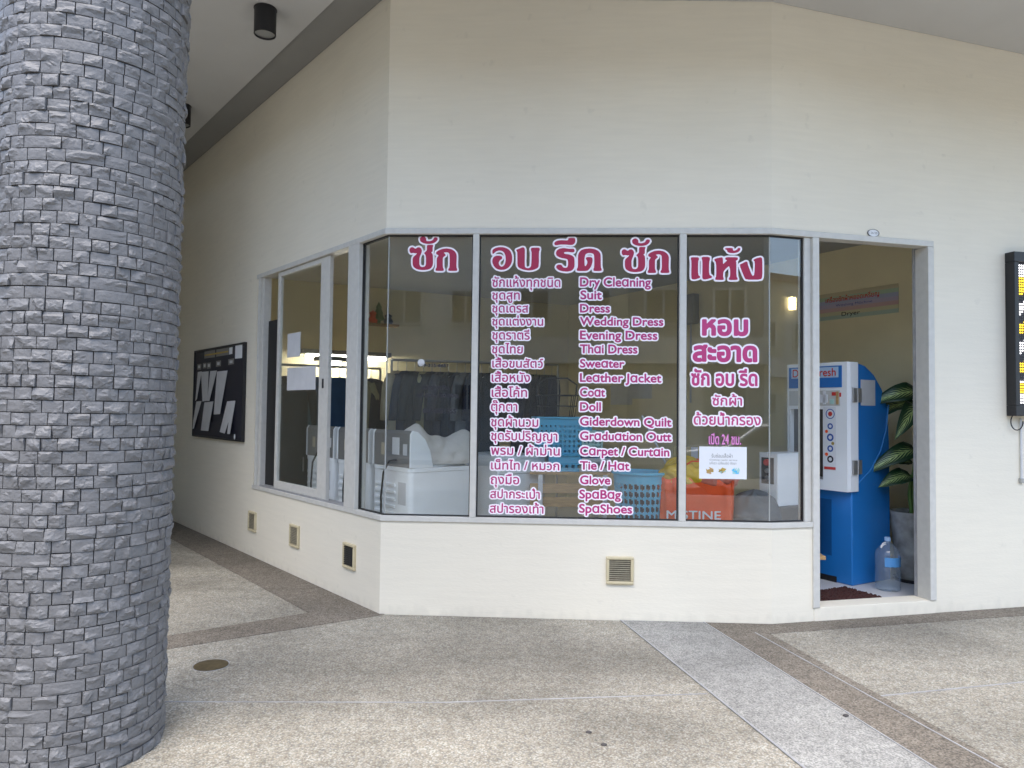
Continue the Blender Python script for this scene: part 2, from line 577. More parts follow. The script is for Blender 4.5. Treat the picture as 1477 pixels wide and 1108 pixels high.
strip('paving_joint', [(1014.6, 898.2), (1346.6, 1108), (1470, 1186)], .008, 'alu_dark', .0082)
# street behind the viewer
g = MB(); g.prism([(-60, -2.9), (60, -2.9), (60, -2.6), (-60, -2.6)], -.3, -.004)
struct(g.build('kerb', 'concr_ground', bevel=.02))
g = MB(); g.prism([(-80, -60), (80, -60), (80, -2.9), (-80, -2.9)], -.5, -.13)
struct(g.build('road', 'asphalt'))
g = MB(); g.prism([(-60, -13.9), (60, -13.9), (60, -10.2), (-60, -10.2)], -.4, 0.0)
struct(g.build('far_pavement', 'concr_ground'))
for (px, py) in ((849, 1057), (871, 1075), (1220, 1034.5)):
    p = on_z(px, py)
    b = MB(); b.lathe([(.011, .0), (.012, .004), (.007, .008), (.0, .009)], 9, xf=Matrix.Translation((p.x, p.y, .006 if px > 1000 else 0)) @ Matrix.Diagonal((1.3, .8, 1, 1)))
    tag(b.build('gum_lump', 'dust', smooth=True), {849: 'dark gum lump on pebble paving, nearest the stray lump beside it', 871: 'dark gum lump closest to the pale paving band', 1220: 'small dark lump stuck on the pale paving band'}[px], 'gum')
p = on_z(304.4, 959.7)
b = MB()
b.lathe([(.094, 0), (.094, .004), (.088, .0055), (.0, .0055)], 40)
dr = thing('drain_cover', 'small round dull brown drain cover set in pebble paving', 'drain cover', (p.x, p.y, 0))
b.build('cover_plate', 'brass', dr, smooth=True)
b = MB(); b.lathe([(.096, 0), (.1, .003), (.1, .0), (.096, 0)], 40); b.build('rim', 'alu_dark', dr)

# ------------------------------------------------------------------ the shop: shell
shop = thing('laundry_shop', 'cream corner laundry shop with canted glass front and open doorway', 'shop', (0, 0, 0))
O0, O1 = outline(0), outline(-THICK)
b = MB()
pj0, pj1 = locC(C_DL + .012), locC(C_DL + .012, -THICK)
b.prism([O0[0], O0[1], O0[2], pj0, pj1, O1[2], O1[1], O1[0]], -.1, SILL)
top = lambda x, y: ceil_z(x, y) + .15
b.prism([O0[0], O0[1], O0[2], O0[3], O1[3], O1[2], O1[1], O1[0]], HEAD, top)
a0, a1 = locA(S_WL), locA(S_WL, -THICK)
b.prism([O0[0], a0, a1, O1[0]], SILL, HEAD)
c0, c1 = locC(C_DR - .004), locC(C_DR - .004, -THICK)
b.prism([c0, O0[3], O1[3], c1], -.1, HEAD)
b.build('outer_wall', 'wall', shop)
# soffit of the arcade: wide panel, and a narrow left-wall channel, its shade painted in
EDGE = 2.5
b = MB()
Q = [PA + dA * 9 + nA * .3, PA + dA * .06 + nA * .3 + nA * 0, mitre(PA, nA, nB, .02) + nB * .28, mitre(PA, nA, nB, .004), mitre(PB, nB, nC, .004), PB + dC * 7.5 + nC * .004,
     PB + dC * 7.5 + nC * EDGE, mitre(PB, nB, nC, EDGE), mitre(PA, nA, nB, EDGE), PA + dA * 9 + nA * EDGE]
b.prism(Q, ceil_z, lambda x, y: ceil_z(x, y) + .12)
b.build('soffit', 'soffit', shop)
b = MB()
b.prism([PA + dA * 9 + nA * .3, Q[1], Q[2], mitre(PA, nA, nB, .004), PA + dA * 9 + nA * .004], lambda x, y: ceil_z(x, y) + .035, lambda x, y: ceil_z(x, y) + .12)
b.build('soffit_channel', 'soffit_shade', shop)
# storeys above the arcade
E0 = outline(EDGE); E1 = outline(-5.5)
b = MB()
b.prism([E0[0], E0[1], E0[2], E0[3], E1[3], E1[2], E1[1], E1[0]], lambda x, y: ceil_z(x, y) + .16, 9.5)
b.build('upper_storey', 'wall', shop)
# unseen walls added behind the pillar to dim the arcade
b = MB()
q = PA + dA * 5.75
e = q + nA * 6.2
b.prism([q, e, e + dA * .2, q + dA * .2], 0, 4.75)
q = PA + dA * 2.1 + nA * 2.25
e = PA + dA * 5.74 + nA * 2.25
b.prism([q, e, e + nA * .2, q + nA * .2], 0, 4.5)
b.build('arcade_shade_wall', 'wall', shop)

# room inside
ROOM = [outline(-THICK)[1], outline(-THICK)[2], Vector(locC(C_DR + 1.0, -THICK)[:2]), Vector((4.32, 5.88)) , Vector((.9, 11.8)), Vector((-4.0, 9.0))]
rA = Vector(locA(4.9, -THICK)[:2])
RW0 = Vector((3.9, 6.6)); RWd = Vector((-.5, .87)).normalized(); RWn = Vector((-.87, -.5))
_ci = Vector(locC(0, -THICK)[:2])                      # where the inner wall line meets the inside of the right facet
_k = ((RW0 - _ci).x * dC.y - (RW0 - _ci).y * dC.x) / (RWd.x * dC.y - RWd.y * dC.x)
r0 = RW0 - RWd * (_k - .005)
endp = RW0 + RWd * 6.0
ROOM = [outline(-THICK)[1], outline(-THICK)[2], r0, endp, rA]
b = MB()
def wallpiece(p, q, t, z0, z1):
    d = (q - p).normalized(); n = Vector((-d.y, d.x))
    if n.dot(Vector((0.5, 7.5)) - p) > 0: n = -n
    b.prism([p, q, q + n * t, p + n * t], z0, z1)
wallpiece(r0, endp + RWd * .1, .1, 0, 3.3)
wallpiece(endp, rA, .1, 0, 3.3)
b.build('inner_wall', 'inner', shop)
b = MB()
b.prism([p for p in ROOM], .0, .06)
b.build('inner_floor', 'floor', shop)
b = MB()
b.prism([p for p in ROOM], 3.2, 3.3)
b.build('inner_ceiling', 'soffit', shop)

# aluminium window and door frames; every bar is cut to meet the next end to end
def wbar(mb, loc, s0, s1, d0, d1, z0, z1, mi=0):
    ps = [loc(s0, d0), loc(s1, d0), loc(s1, d1), loc(s0, d1)]
    mb.prism([(p[0], p[1]) for p in ps], z0, z1, mi)
FO, FI = .012, -.085                    # frame stands 12 mm proud of the wall and runs 85 mm in
HB, SB = .038, .032
b = MB()
F0, F1 = outline(FO), outline(FI)
hp = lambda k, z0, z1, mb: mb.prism(k, z0, z1)
lA0, lA1 = locA(S_WL, FO), locA(S_WL, FI)
lC0, lC1 = locC(C_DR, FO), locC(C_DR, FI)
sC0, sC1 = locC(C_DL, FO), locC(C_DL, FI)
b.prism([lA0, F0[1], F0[2], lC0, lC1, F1[2], F1[1], lA1], HEAD - HB, HEAD + .006)          # head
b.prism([lA0, F0[1], F0[2], sC0, sC1, F1[2], F1[1], lA1], SILL - .006, SILL + SB)           # sill
Z0, Z1 = SILL + SB, HEAD - HB
post_l, post_r = sA(500.5, 560), sA(516, 560)
wbar(b, locA, post_r, post_l, FO, FI, Z0, Z1)                                               # post between sliding and fixed
wbar(b, locA, S_WL - .16, S_WL, FO - .02, FI, Z0, Z1)                                       # left jamb
wbar(b, locA, S_WL - .10, S_WL - .085, FO + .008, FO - .02, Z0, Z1)
m1a, m1b = sB(679.5, 560), sB(688.5, 560)
m2a, m2b = sB(979.5, 560), sB(989.5, 560)
wbar(b, locB, m1a, m1b, FO, FI, Z0, Z1)
wbar(b, locB, m2a, m2b, FO, FI, Z0, Z1)
cj0 = sC(1161.5, 560)
wbar(b, locC, cj0, C_DL, FO - .02, FI, Z0, Z1)
b.build('window_frame', 'alu', shop, bevel=.004)
b = MB()
dl1, dr0 = sC(1180.5), sC(1338)
wbar(b, locC, C_DL + .001, dl1, FO + .003, FI - .03, .1, Z1 - .001)
wbar(b, locC, dr0, C_DR - .002, FO + .003, FI - .03, .1, Z1 - .001)
b.build('door_frame', 'alu', shop, bevel=.004)
b = MB()
wbar(b, locC, C_DL + .013, C_DR - .006, .006, -.15, -.05, .1)
b.build('door_threshold', MT['wall'], shop, bevel=.006)
# grey side of the door reveal
b = MB(); wbar(b, locC, dr0 - .002, C_DR + .05, FI - .032, -.142, .06, Z1 + .02); b.build('door_reveal', 'alu_dark', shop)
b = MB(); K1 = outline(-THICK - .004); kA0, kA1 = locA(S_WL, FI - .001), locA(S_WL, -THICK - .004); kC0, kC1 = locC(C_DR, FI - .001), locC(C_DR, -THICK - .004); F2 = outline(FI - .001)
b.prism([kA0, F2[1], F2[2], kC0, kC1, K1[2], K1[1], kA1], HEAD - .012, HEAD - .001); b.build('head_cover_strip', 'alu_dark', shop)  # strip added to cover the too bright underside of the window head
# black rubber beads just inside the frames
GD = -.035
b = MB()
G0, G1 = outline(GD + .012), outline(GD - .012)
def bead(loc, s, z0=Z0, z1=Z1):
    wbar(b, loc, s - .004, s + .004, GD + .012, GD - .012, z0, z1)
for z0, z1 in ((Z0 + .0005, Z0 + .009), (Z1 - .011, Z1 - .0005)):
    s0 = post_r - .001
    p0, p1 = locA(s0, GD + .012), locA(s0, GD - .012)
    c0_, c1_ = locC(cj0, GD + .012), locC(cj0, GD - .012)
    b.prism([p0, G0[1], G0[2], c0_, c1_, G1[2], G1[1], p1], z0, z1)
for s in (m1a - .0045, m1b + .0045, m2a - .0045, m2b + .0045):
    bead(locB, s, Z0 + .009, Z1 - .011)
bead(locA, post_r - .0045, Z0 + .009, Z1 - .011)
bead(locC, cj0 - .0045, Z0 + .009, Z1 - .011)
b.build('rubber_bead', 'gasket', shop)
# glass
def pane(loc, s0, s1, d=GD, z0=Z0 + .004, z1=Z1 - .004, parent=shop):
    m = MB(); wbar(m, loc, s0, s1, d + .004, d - .004, z0, z1)
    return m.build('window_pane', 'glass', parent)
gA = outline(GD)
cornA = (gA[1] - (PA + nA * GD)).dot(dA)
cornB0 = (gA[1] - (PA + nB * GD)).dot(dB)
cornB1 = (gA[2] - (PA + nB * GD)).dot(dB)
cornC = (gA[2] - (PB + nC * GD)).dot(dC)
pane(locA, cornA + .006, post_r - .001)
pane(locB, cornB0 + .006, m1a)
pane(locB, m1b, m2a)
pane(locB, m2b, cornB1 - .004)
pane(locC, cornC + .004, cj0)
# silicone line at the two frameless corners
MT['silicone'] = mat('silicone', (.35, .36, .34), .4)
for c_ in (gA[1], gA[2]):
    b = MB()
    b.tube([(c_.x, c_.y, Z0 + .01), (c_.x, c_.y, Z1 - .012)], .005, 8)
    b.build('corner_seal', 'silicone', shop, smooth=True)
# sliding sash on the side window, half open
st0, st1 = sA(457.5, 560), sA(470.5, 560)
sl1 = sA(399, 560)
sash = bpy.data.objects.new('sliding_sash', None); COL.objects.link(sash); sash.parent = shop
SD = -.03
b = MB()
for (u0, u1, z0, z1) in ((st1, st0, Z0 + .004, Z1 - .004), (sl1, sl1 + .05, Z0 + .004, Z1 - .004), (st0 + .0005, sl1 - .0005, Z0 + .004, Z0 + .085), (st0 + .0005, sl1 - .0005, Z1 - .045, Z1 - .004)):
    wbar(b, locA, u0, u1, SD + .018, SD - .016, z0, z1)
b.build('sash_frame', 'alu', sash, bevel=.003)
pane(locA, st0 + .001, sl1 - .001, SD, Z0 + .085, Z1 - .045, sash)
b = MB(); wbar(b, locA, (st0 + st1) / 2 - .012, (st0 + st1) / 2 + .012, SD + .024, SD + .0185, 1.66, 1.74); b.build('sash_latch', 'black', sash)
# second sash, pushed behind the left jamb
b = MB()
wbar(b, locA, sl1 + .09, sl1 + .14, SD - .022, SD - .05, Z0 + .004, Z1 - .004)
wbar(b, locA, sl1 + .1405, S_WL - .165, SD - .03, SD - .036, Z0 + .004, 2.35)
b.build('stored_sash', 'gasket', shop)
# runner tracks on the sill
b = MB()
for d_ in (-.005, -.058):
    wbar(b, locA, post_l + .002, S_WL - .17, d_ + .004, d_ - .004, Z0, Z0 + .016)
b.build('sash_track', 'alu_dark', shop)

# ------------------------------------------------------------------ the stone pillar
ang = R(30.3)
pr = on_z(232, 1055)
PD = math.hypot(pr.x, pr.y) / math.cos(R(5.4))
PR = PD * math.sin(R(5.4)) + .018
ang += math.asin(.020 / PD)
PC = Vector((-PD * math.sin(ang), PD * math.cos(ang)))
def pillar():
    rng = np.random.default_rng(11)
    RH = .0505
    rows = int(4.7 / RH)
    mb = MB()
    V, Fc = [], []
    off = 0
    nx, nz = 7, 6
    for r in range(rows):
        z0 = r * RH
        a = rng.uniform(0, 1)
        end = a + 2 * math.pi
        edges = []
        t = a
        while t < end - .13:
            edges.append(t)
            wd = rng.choice([.064, .072, .080, .098, .15], p=[.25, .4, .22, .1, .03]) * rng.uniform(.92, 1.08)
            t += wd / PR
        edges.append(end)
        for i in range(len(edges) - 1):
            if edges[i + 1] - edges[i] < .05: continue
            t0, t1 = edges[i] + .0021 / PR, edges[i + 1] - .0021 / PR
            zz0, zz1 = z0 + .0016 + rng.uniform(-.0012, .0012), z0 + RH - .0016 + rng.uniform(-.0012, .0012)
            u = np.linspace(0, 1, nx); v = np.linspace(0, 1, nz)
            U, Vv = np.meshgrid(u, v)
            # split-rock face: the lowest of several tilted planes
            h = np.full(U.shape, rng.uniform(.020, .026))
            for k in range(rng.integers(3, 6)):
                th = rng.uniform(0, 2 * math.pi)
                sl = rng.uniform(.008, .046)
                cu, cv = rng.uniform(.1, .9), rng.uniform(.1, .9)
                h = np.minimum(h, rng.uniform(.014, .025) + sl * ((U - cu) * math.cos(th) + (Vv - cv) * math.sin(th)) * .8)
            h = h + rng.normal(0, .0011, U.shape)
            ed = np.minimum(np.minimum(U, 1 - U) * 1.7, np.minimum(Vv, 1 - Vv))
            h = np.clip(h, .010, .0245) * (.86 + .14 * np.clip(ed / .2, 0, 1))
            jit = (np.abs(U - .5) < .49) & (np.abs(Vv - .5) < .49)
            U2 = U + jit * rng.normal(0, .018, U.shape); V2 = Vv + jit * rng.normal(0, .022, U.shape)
            th = t0 + (t1 - t0) * U2
            zz = zz0 + (zz1 - zz0) * V2
            rad = PR - .012 + h
            P = np.stack([np.cos(th) * rad, np.sin(th) * rad, zz], -1).reshape(-1, 3)
            # skirt back to the core
            per = [j for j in range(nx)] + [nx * k + nx - 1 for k in range(1, nz)] + [nx * (nz - 1) + j for j in range(nx - 2, -1, -1)] + [nx * k for k in range(nz - 2, 0, -1)]
            th_f, zz_f = th.reshape(-1)[per], zz.reshape(-1)[per]
            S = np.stack([np.cos(th_f) * (PR - .016), np.sin(th_f) * (PR - .016), zz_f], -1)
            V.append(P); V.append(S)
            for jz in range(nz - 1):
                for jx in range(nx - 1):
                    q = off + jz * nx + jx
                    if rng.random() < .5:
                        Fc.append((q, q + 1, q + nx + 1)); Fc.append((q, q + nx + 1, q + nx))
                    else:
                        Fc.append((q, q + 1, q + nx)); Fc.append((q + 1, q + nx + 1, q + nx))
            n = len(per); so = off + nx * nz
            for j in range(n):
                k = (j + 1) % n
                Fc.append((off + per[j], so + j, so + k)); Fc.append((off + per[j], so + k, off + per[k]))
            off += nx * nz + n
    V = np.concatenate(V)
    root = thing('stone_pillar', 'round pillar clad in grey painted split stone blocks', 'pillar', (PC.x, PC.y, 0))
    mb.v = [tuple(p) for p in V]; mb.f = Fc; mb.m = [0] * len(Fc)
    mb.build('stone_cladding', 'stone', root)
    c = MB(); c.lathe([(PR - .015, 0), (PR - .015, 4.72)], 64); c.build('core', 'grout', root, smooth=True)
    root.rotation_euler = (0, R(.4), 0)          # it leans a little
pillar()

# ------------------------------------------------------------------ ceiling lamps under the soffit (unlit)
def downlight(px, py, label):
    d = ray(px, py); o = Vector((0, 0, EYE)); t = 3 / d.z
    for _ in range(6):
        p = o + d * t
        t *= (ceil_z(p.x, p.y) - EYE) / (p.z - EYE)
    p = o + d * t
    r = thing('ceiling_lamp', label, 'ceiling lamp', (p.x, p.y, p.z), 0, 'black cylinder lamps under the soffit')
    m = MB(); m.lathe([(.083, 0), (.083, -.205), (.079, -.208), (.076, -.2), (.074, -.13)], 32); m.build('housing', 'black', r, smooth=True)
    m = MB(); m.lathe([(.074, -.195), (.045, -.13), (.0, -.125)], 28); m.build('reflector', 'steel', r, smooth=True)
    m = MB(); m.lathe([(.088, 0), (.088, -.006), (.084, -.008)], 32); m.build('mounting_ring', 'black', r, smooth=True)
downlight(383, 13, 'black cylinder lamp hanging in full view beneath the soffit')
downlight(263, 152, 'black cylinder lamp mostly hidden behind the stone pillar')

# ------------------------------------------------------------------ wall vents
def vent(loc, s, z, ang, label, dark=False):
    p = loc(s, 0, z)
    r = thing('wall_vent', label, 'vent', p, ang, 'small square vents low in the shop wall')
    W2 = .098
    m = MB()
    for (x0, x1, z0, z1) in ((-W2, W2, W2 - .022, W2), (-W2, W2, -W2, -W2 + .022), (-W2, -W2 + .022, -W2 + .0222, W2 - .0222), (W2 - .022, W2, -W2 + .0222, W2 - .0222)):
        m.box(x0, x1, -.022, .004, z0, z1)
    m.build('vent_frame', 'beigefr', r, bevel=.006)
    m = MB()
    n = 10
    for i in range(n):
        zc = -.074 + .148 * (i + .5) / n
        X = Matrix.Translation((0, -.012, zc)) @ Matrix.Rotation(R(38), 4, 'X')
        m.box(-.0755, .0755, -.006, .006, -.0014, .0014, 0, X)
    m.build('vent_slats', 'ventdark' if dark else 'slat', r)
    m = MB(); m.box(-.0757, .0757, -.003, .003, -.0757, .0757); m.build('vent_back', 'ventdark', r)
def vz(px, py, p, n):
    return on_wall(px, py, p, n)
q = on_wall(894, 822.5, PA, nB); vent(locB, sB(894, 822), q.z, ANG_B, 'square vent below the big window on the front facet')
for (px, py, lab, dk) in ((365, 752, 'beige square vent farthest along the left wall', 0), (426, 773, 'beige square vent between two others on the left wall', 0), (505, 802, 'darkest square vent closest to the wall corner', 1)):
    q = on_wall(px, py, PA, nA); vent(locA, sA(px, py), q.z, ANG_A, lab, dk)

# ------------------------------------------------------------------ lettering: glyph outlines thickened on a distance grid
def font_loops(text):
    cu = bpy.data.curves.new('t', 'FONT')
    cu.body = text
    cu.fill_mode = 'NONE'
    cu.dimensions = '2D'
    cu.resolution_u = 5
    o = bpy.data.objects.new('t', cu)
    COL.objects.link(o)
    bpy.context.view_layer.update()
    me = o.to_mesh()
    co = [(v.co.x, v.co.y) for v in me.vertices]
    nxt = {}
    for e in me.edges:
        nxt.setdefault(e.vertices[0], []).append(e.vertices[1])
        nxt.setdefault(e.vertices[1], []).append(e.vertices[0])
    loops, seen = [], set()
    for st in sorted(nxt):
        if st in seen: continue
        lp = [st]; seen.add(st)
        cur = st + 1 if st + 1 in nxt[st] else nxt[st][0]
        while cur != st:
            if cur in seen: break
            lp.append(cur); seen.add(cur)
            n = [k for k in nxt[cur] if k not in seen]
            cur = n[0] if n else st
        loops.append([co[i] for i in lp])
    o.to_mesh_clear()
    bpy.data.objects.remove(o)
    bpy.data.curves.remove(cu)
    return loops

def sdf(loops, g, pad):
    P = np.concatenate([np.array(l) for l in loops])
    x0, y0 = P.min(0) - pad
    x1, y1 = P.max(0) + pad
    nx, ny = int((x1 - x0) / g) + 2, int((y1 - y0) / g) + 2
    D = np.full((ny, nx), pad * 1.0)
    Wd = np.zeros((ny, nx), int)
    X = x0 + np.arange(nx) * g
    Y = y0 + np.arange(ny) * g
    for l in loops:
        n = len(l)
        for i in range(n):
            (ax, ay), (bx, by) = l[i], l[(i + 1) % n]
            i0 = max(int((min(ax, bx) - pad - x0) / g), 0); i1 = min(int((max(ax, bx) + pad - x0) / g) + 2, nx)
            j0 = max(int((min(ay, by) - pad - y0) / g), 0); j1 = min(int((max(ay, by) + pad - y0) / g) + 2, ny)
            xs = X[i0:i1][None, :]; ys = Y[j0:j1][:, None]
            dx, dy = bx - ax, by - ay
            L2 = dx * dx + dy * dy
            if L2 < 1e-14: continue
            t = np.clip(((xs - ax) * dx + (ys - ay) * dy) / L2, 0, 1)
            d = np.hypot(xs - ax - t * dx, ys - ay - t * dy)
            D[j0:j1, i0:i1] = np.minimum(D[j0:j1, i0:i1], d)
            if ay != by:
                sgn = 1 if by > ay else -1
                lo, hi = min(ay, by), max(ay, by)
                for j in np.nonzero((Y >= lo) & (Y < hi))[0]:
                    xc = ax + (Y[j] - ay) / dy * dx
                    k = int(math.ceil((xc - x0) / g))
                    Wd[j, max(k, 0):] += sgn
    S = np.where(Wd != 0, -D, D)
    return S, x0, y0, g

def contours(S, x0, y0, g, lev):
    B = S < lev
    ny, nx = S.shape
    links = {}
    def ip(j, i, j2, i2):
        t = (lev - S[j, i]) / (S[j2, i2] - S[j, i])
        return (x0 + (i + (i2 - i) * t) * g, y0 + (j + (j2 - j) * t) * g)
    pos = {}
    C = B[:-1, :-1].astype(int) + B[:-1, 1:] * 2 + B[1:, 1:] * 4 + B[1:, :-1] * 8
    for j, i in zip(*np.nonzero((C > 0) & (C < 15))):
        c = C[j, i]
        e = {'b': ('h', j, i), 't': ('h', j + 1, i), 'l': ('v', j, i), 'r': ('v', j, i + 1)}
        tab = {1: ['bl'], 2: ['rb'], 3: ['rl'], 4: ['tr'], 5: ['tl', 'br'], 6: ['tb'], 7: ['tl'], 8: ['lt'], 9: ['bt'], 10: ['lb', 'rt'], 11: ['rt'], 12: ['lr'], 13: ['br'], 14: ['lb']}[int(c)]
        for a, d in tab:
            links[e[a]] = e[d]
        for k in e.values():
            if k not in pos:
                h, jj, ii = k
                j2, i2 = (jj, ii + 1) if h == 'h' else (jj + 1, ii)
                if B[jj, ii] != B[j2, i2]:
                    pos[k] = ip(jj, ii, j2, i2)
    loops = []
    while links:
        st = next(iter(links))
        lp = []
        k = st
        while k in links:
            lp.append(pos[k])
            k = links.pop(k)
        if len(lp) > 5:
            # light smoothing, then drop points on straight runs
            a = np.array(lp)
            a = (np.roll(a, 1, 0) + 2 * a + np.roll(a, -1, 0)) / 4
            keep = []
            for q in range(len(a)):
                p_ = a[keep[-1]] if keep else a[-1]
                v1, v2 = a[q] - p_, a[(q + 1) % len(a)] - a[q]
                cr = abs(v1[0] * v2[1] - v1[1] * v2[0]) / (np.hypot(*v1) * np.hypot(*v2) + 1e-12)
                if cr > .05 or np.hypot(*v1) > 12 * g:
                    keep.append(q)
            if len(keep) > 3:
                loops.append([tuple(a[q]) for q in keep])
    return loops

def fill_loops(mb, loops, y, mi):
    """flat film in the local XZ plane at depth y, facing -Y"""
    if not loops: return
    ks = 100.0
    cu = bpy.data.curves.new('t', 'CURVE')
    cu.dimensions = '2D'
    cu.fill_mode = 'FRONT'
    for l in loops:
        sp = cu.splines.new('POLY')
        sp.points.add(len(l) - 1)
        sp.points.foreach_set('co', [c for p in l for c in (p[0] * ks, p[1] * ks, 0, 1)])
        sp.use_cyclic_u = True
    o = bpy.data.objects.new('t', cu)
    COL.objects.link(o)
    bpy.context.view_layer.update()
    me = o.to_mesh()
    flat = [v.co.copy() for v in me.vertices]
    fs = []
    for q in me.polygons:
        t = tuple(q.vertices)
        fs.append(t if q.normal.z > 0 else tuple(reversed(t)))
    o.to_mesh_clear()
    bpy.data.objects.remove(o)
    bpy.data.curves.remove(cu)
    mb.add([(p.x / ks, y, p.y / ks) for p in flat], fs, mi)

REFH = {}
def ref_height(ch):
    if ch not in REFH:
        l = font_loops(ch)
        ys = [p[1] for q in l for p in q]
        REFH[ch] = (min(ys), max(ys))
    return REFH[ch]

def fit_text(text, u0, u1, zb, zt, ref):
    """outline loops of the text with its ink from u0 to u1 and the height of ref from zb to zt"""
    lp = font_loops(text.replace('a', '\u0251'))
    xs = [p[0] for q in lp for p in q]
    r0, r1 = ref_height(ref)
    r0 = 0
    kx = (u1 - u0) / (max(xs) - min(xs)); ky = (zt - zb) / (r1 - r0)
    return [[(u0 + (p[0] - min(xs)) * kx, zb + (p[1] - r0) * ky) for p in q] for q in lp]

def vinyl(loops, thick, border, mats, name, label, cat, loc, rz, group=None, g=.0017, d0=-.0002):
    x0 = min(p[0] for l in loops for p in l); z0 = min(p[1] for l in loops for p in l)
    loops = [[(p[0] - x0, p[1] - z0) for p in l] for l in loops]
    S = sdf(loops, g, thick + border + 3 * g)
    root = thing(name, label, cat, (loc[0] + math.cos(rz) * x0, loc[1] + math.sin(rz) * x0, z0), rz, group)
    if border:
        mb = MB(); fill_loops(mb, contours(*S, thick + border), d0 - .0004, 0); mb.build('letter_border', mats[1], root)
    mb = MB(); fill_loops(mb, contours(*S, thick), d0 - .0010, 0); mb.build('letter_face', mats[0], root)
    return root

GB = GD + .004                              # outer face of the front glass
ORI_B = locB(0, GB)
def line_B(text, x0, x1, yb, yt, ref, thick, border, mats, label, group, name='window_lettering'):
    u0, zb0 = uzB(x0, yb, GB); u1, zb1 = uzB(x1, yb, GB)
    um, zt = uzB((x0 + x1) / 2, yt, GB)
    zb = (zb0 + zb1) / 2
    lp = fit_text(text, u0 + thick, u1 - thick, zb + thick * .6, zt - thick * .6, ref)
    return vinyl(lp, thick, border, mats, name, label, 'lettering', ORI_B, ANG_B, group)

THAI = [("ซักแห้งทุกชนิด", 138, 592, 388, 338), ("ชุดสูท", 138, 322, 472, 425), ("ชุดเดรส", 138, 378, 558, 512), ("ชุดแต่งงาน", 138, 478, 645, 600), ("ชุดราตรี", 138, 388, 738, 690), ("ชุดไทย", 136, 342, 830, 783),
        ("เสื้อขนสัตว์", 138, 478, 925, 880), ("เสื้อหนัง", 134, 390, 1020, 972), ("เสื้อโค้ท", 134, 370, 1120, 1072), ("ตุ๊กตา", 130, 305, 1215.5, 1166), ("ชุดผ้านวม", 130, 445, 1317.5, 1268), ("ชุดรับปริญญา", 130, 572, 1410.5, 1361),
        ("พรม / ผ้าม่าน", 130, 588, 1507.5, 1460), ("เน็ทไท / หมวก", 130, 585, 1605.5, 1560), ("ถุงมือ", 128, 318, 1700.5, 1651), ("สปากระเป๋า", 125, 455, 1795.5, 1750), ("สปารองเท้า", 122, 480, 1893.5, 1846)]
ENG = [("Dry Cleaning", 722, 1195, 385, 325), ("Suit", 725, 868, 470, 412), ("Dress", 722, 922, 558, 502), ("Wedding Dress", 722, 1278, 645, 590), ("Evening Dress", 722, 1238, 738, 680), ("Thai Dress", 722, 1105, 830, 772), ("Sweater", 722, 1018, 925, 870),
       ("Leather Jacket", 722, 1265, 1022, 965), ("Coat", 722, 890, 1117.5, 1060.5), ("Doll", 722, 862, 1213.5, 1156), ("Giderdown Quilt", 722, 1332, 1313.5, 1257), ("Graduation Outt", 722, 1332, 1410.5, 1354), ("Carpet / Curtain", 722, 1318, 1511.5, 1455), ("Tie / Hat", 722, 1052, 1605.5, 1550),
       ("Glove", 722, 925, 1701.5, 1645), ("SpaBag", 718, 995, 1797.5, 1740), ("SpaShoes", 716, 1070, 1893.5, 1836)]
K = 4.616
for (t, a, b_, yb, yt), (te, *_r) in zip(THAI, ENG):
    line_B(t, 680 + a / K, 680 + b_ / K, 330 + yb / K, 330 + yt / K, 'ก', .0015, .0098, ('magenta', 'pinkwhite'), 'Thai window lettering reading ' + t + ', beside the English ' + te, 'Thai list lettering on the middle pane')
for (t, a, b_, yb, yt) in ENG:
    line_B(t, 680 + a / K, 680 + b_ / K, 330 + yb / K, 330 + yt / K, 'D', .0024, .0098, ('magenta', 'pinkwhite'), 'pink and white window lettering reading ' + t, 'English list lettering on the middle pane')
K2 = 6.158
for (t, a, b_, yb, yt, th, bd) in (("หอม", 138, 550, 240, 98, .0085, .0125), ("สะอาด", 55, 630, 472, 332, .0085, .0125), ("ซัก อบ รีด", 42, 632, 686, 578, .0042, .0115), ("ซักผ้า", 230, 495, 862, 793, .0018, .0105), ("ด้วยน้ำกรอง", 65, 660, 1035, 960, .0018, .0105)):
    line_B(t, 990 + a / K2, 990 + b_ / K2, 445 + yb / K2, 445 + yt / K2, 'ก', th, bd, ('magenta_r', 'pinkwhite'), 'Thai window lettering reading ' + t + ' on the right pane', 'lettering on the right front pane')
line_B("เปิด 24 ชม.", 960 + 300 / 4.82, 960 + 525 / 4.82, 540 + 488 / 4.82, 540 + 418 / 4.82, '2', .0012, .0032, ('pink', 'plum'), 'narrow pink lettering reading เปิด 24 ชม. above the white notice', 'lettering on the right front pane')
# thin black letters under the reflections on the left front pane
for (t, a, b_, yb, yt, rf) in (("099-315-6651", 140, 625, 215, 165, '0'), ("เปิดทุกวัน", 215, 640, 575, 520, 'ก'), ("07.00น.-20.00น.", 125, 810, 700, 640, '0'), ("087-6951255", 215, 750, 955, 880, '0')):
    line_B(t, 590 + a / 11.08, 590 + b_ / 11.08, 510 + yb / 11.08, 510 + yt / 11.08, rf, .0022, .0, ('ink', 'ink'), 'small black lettering reading ' + t + ' on the left front pane', 'black lettering on the left front pane')

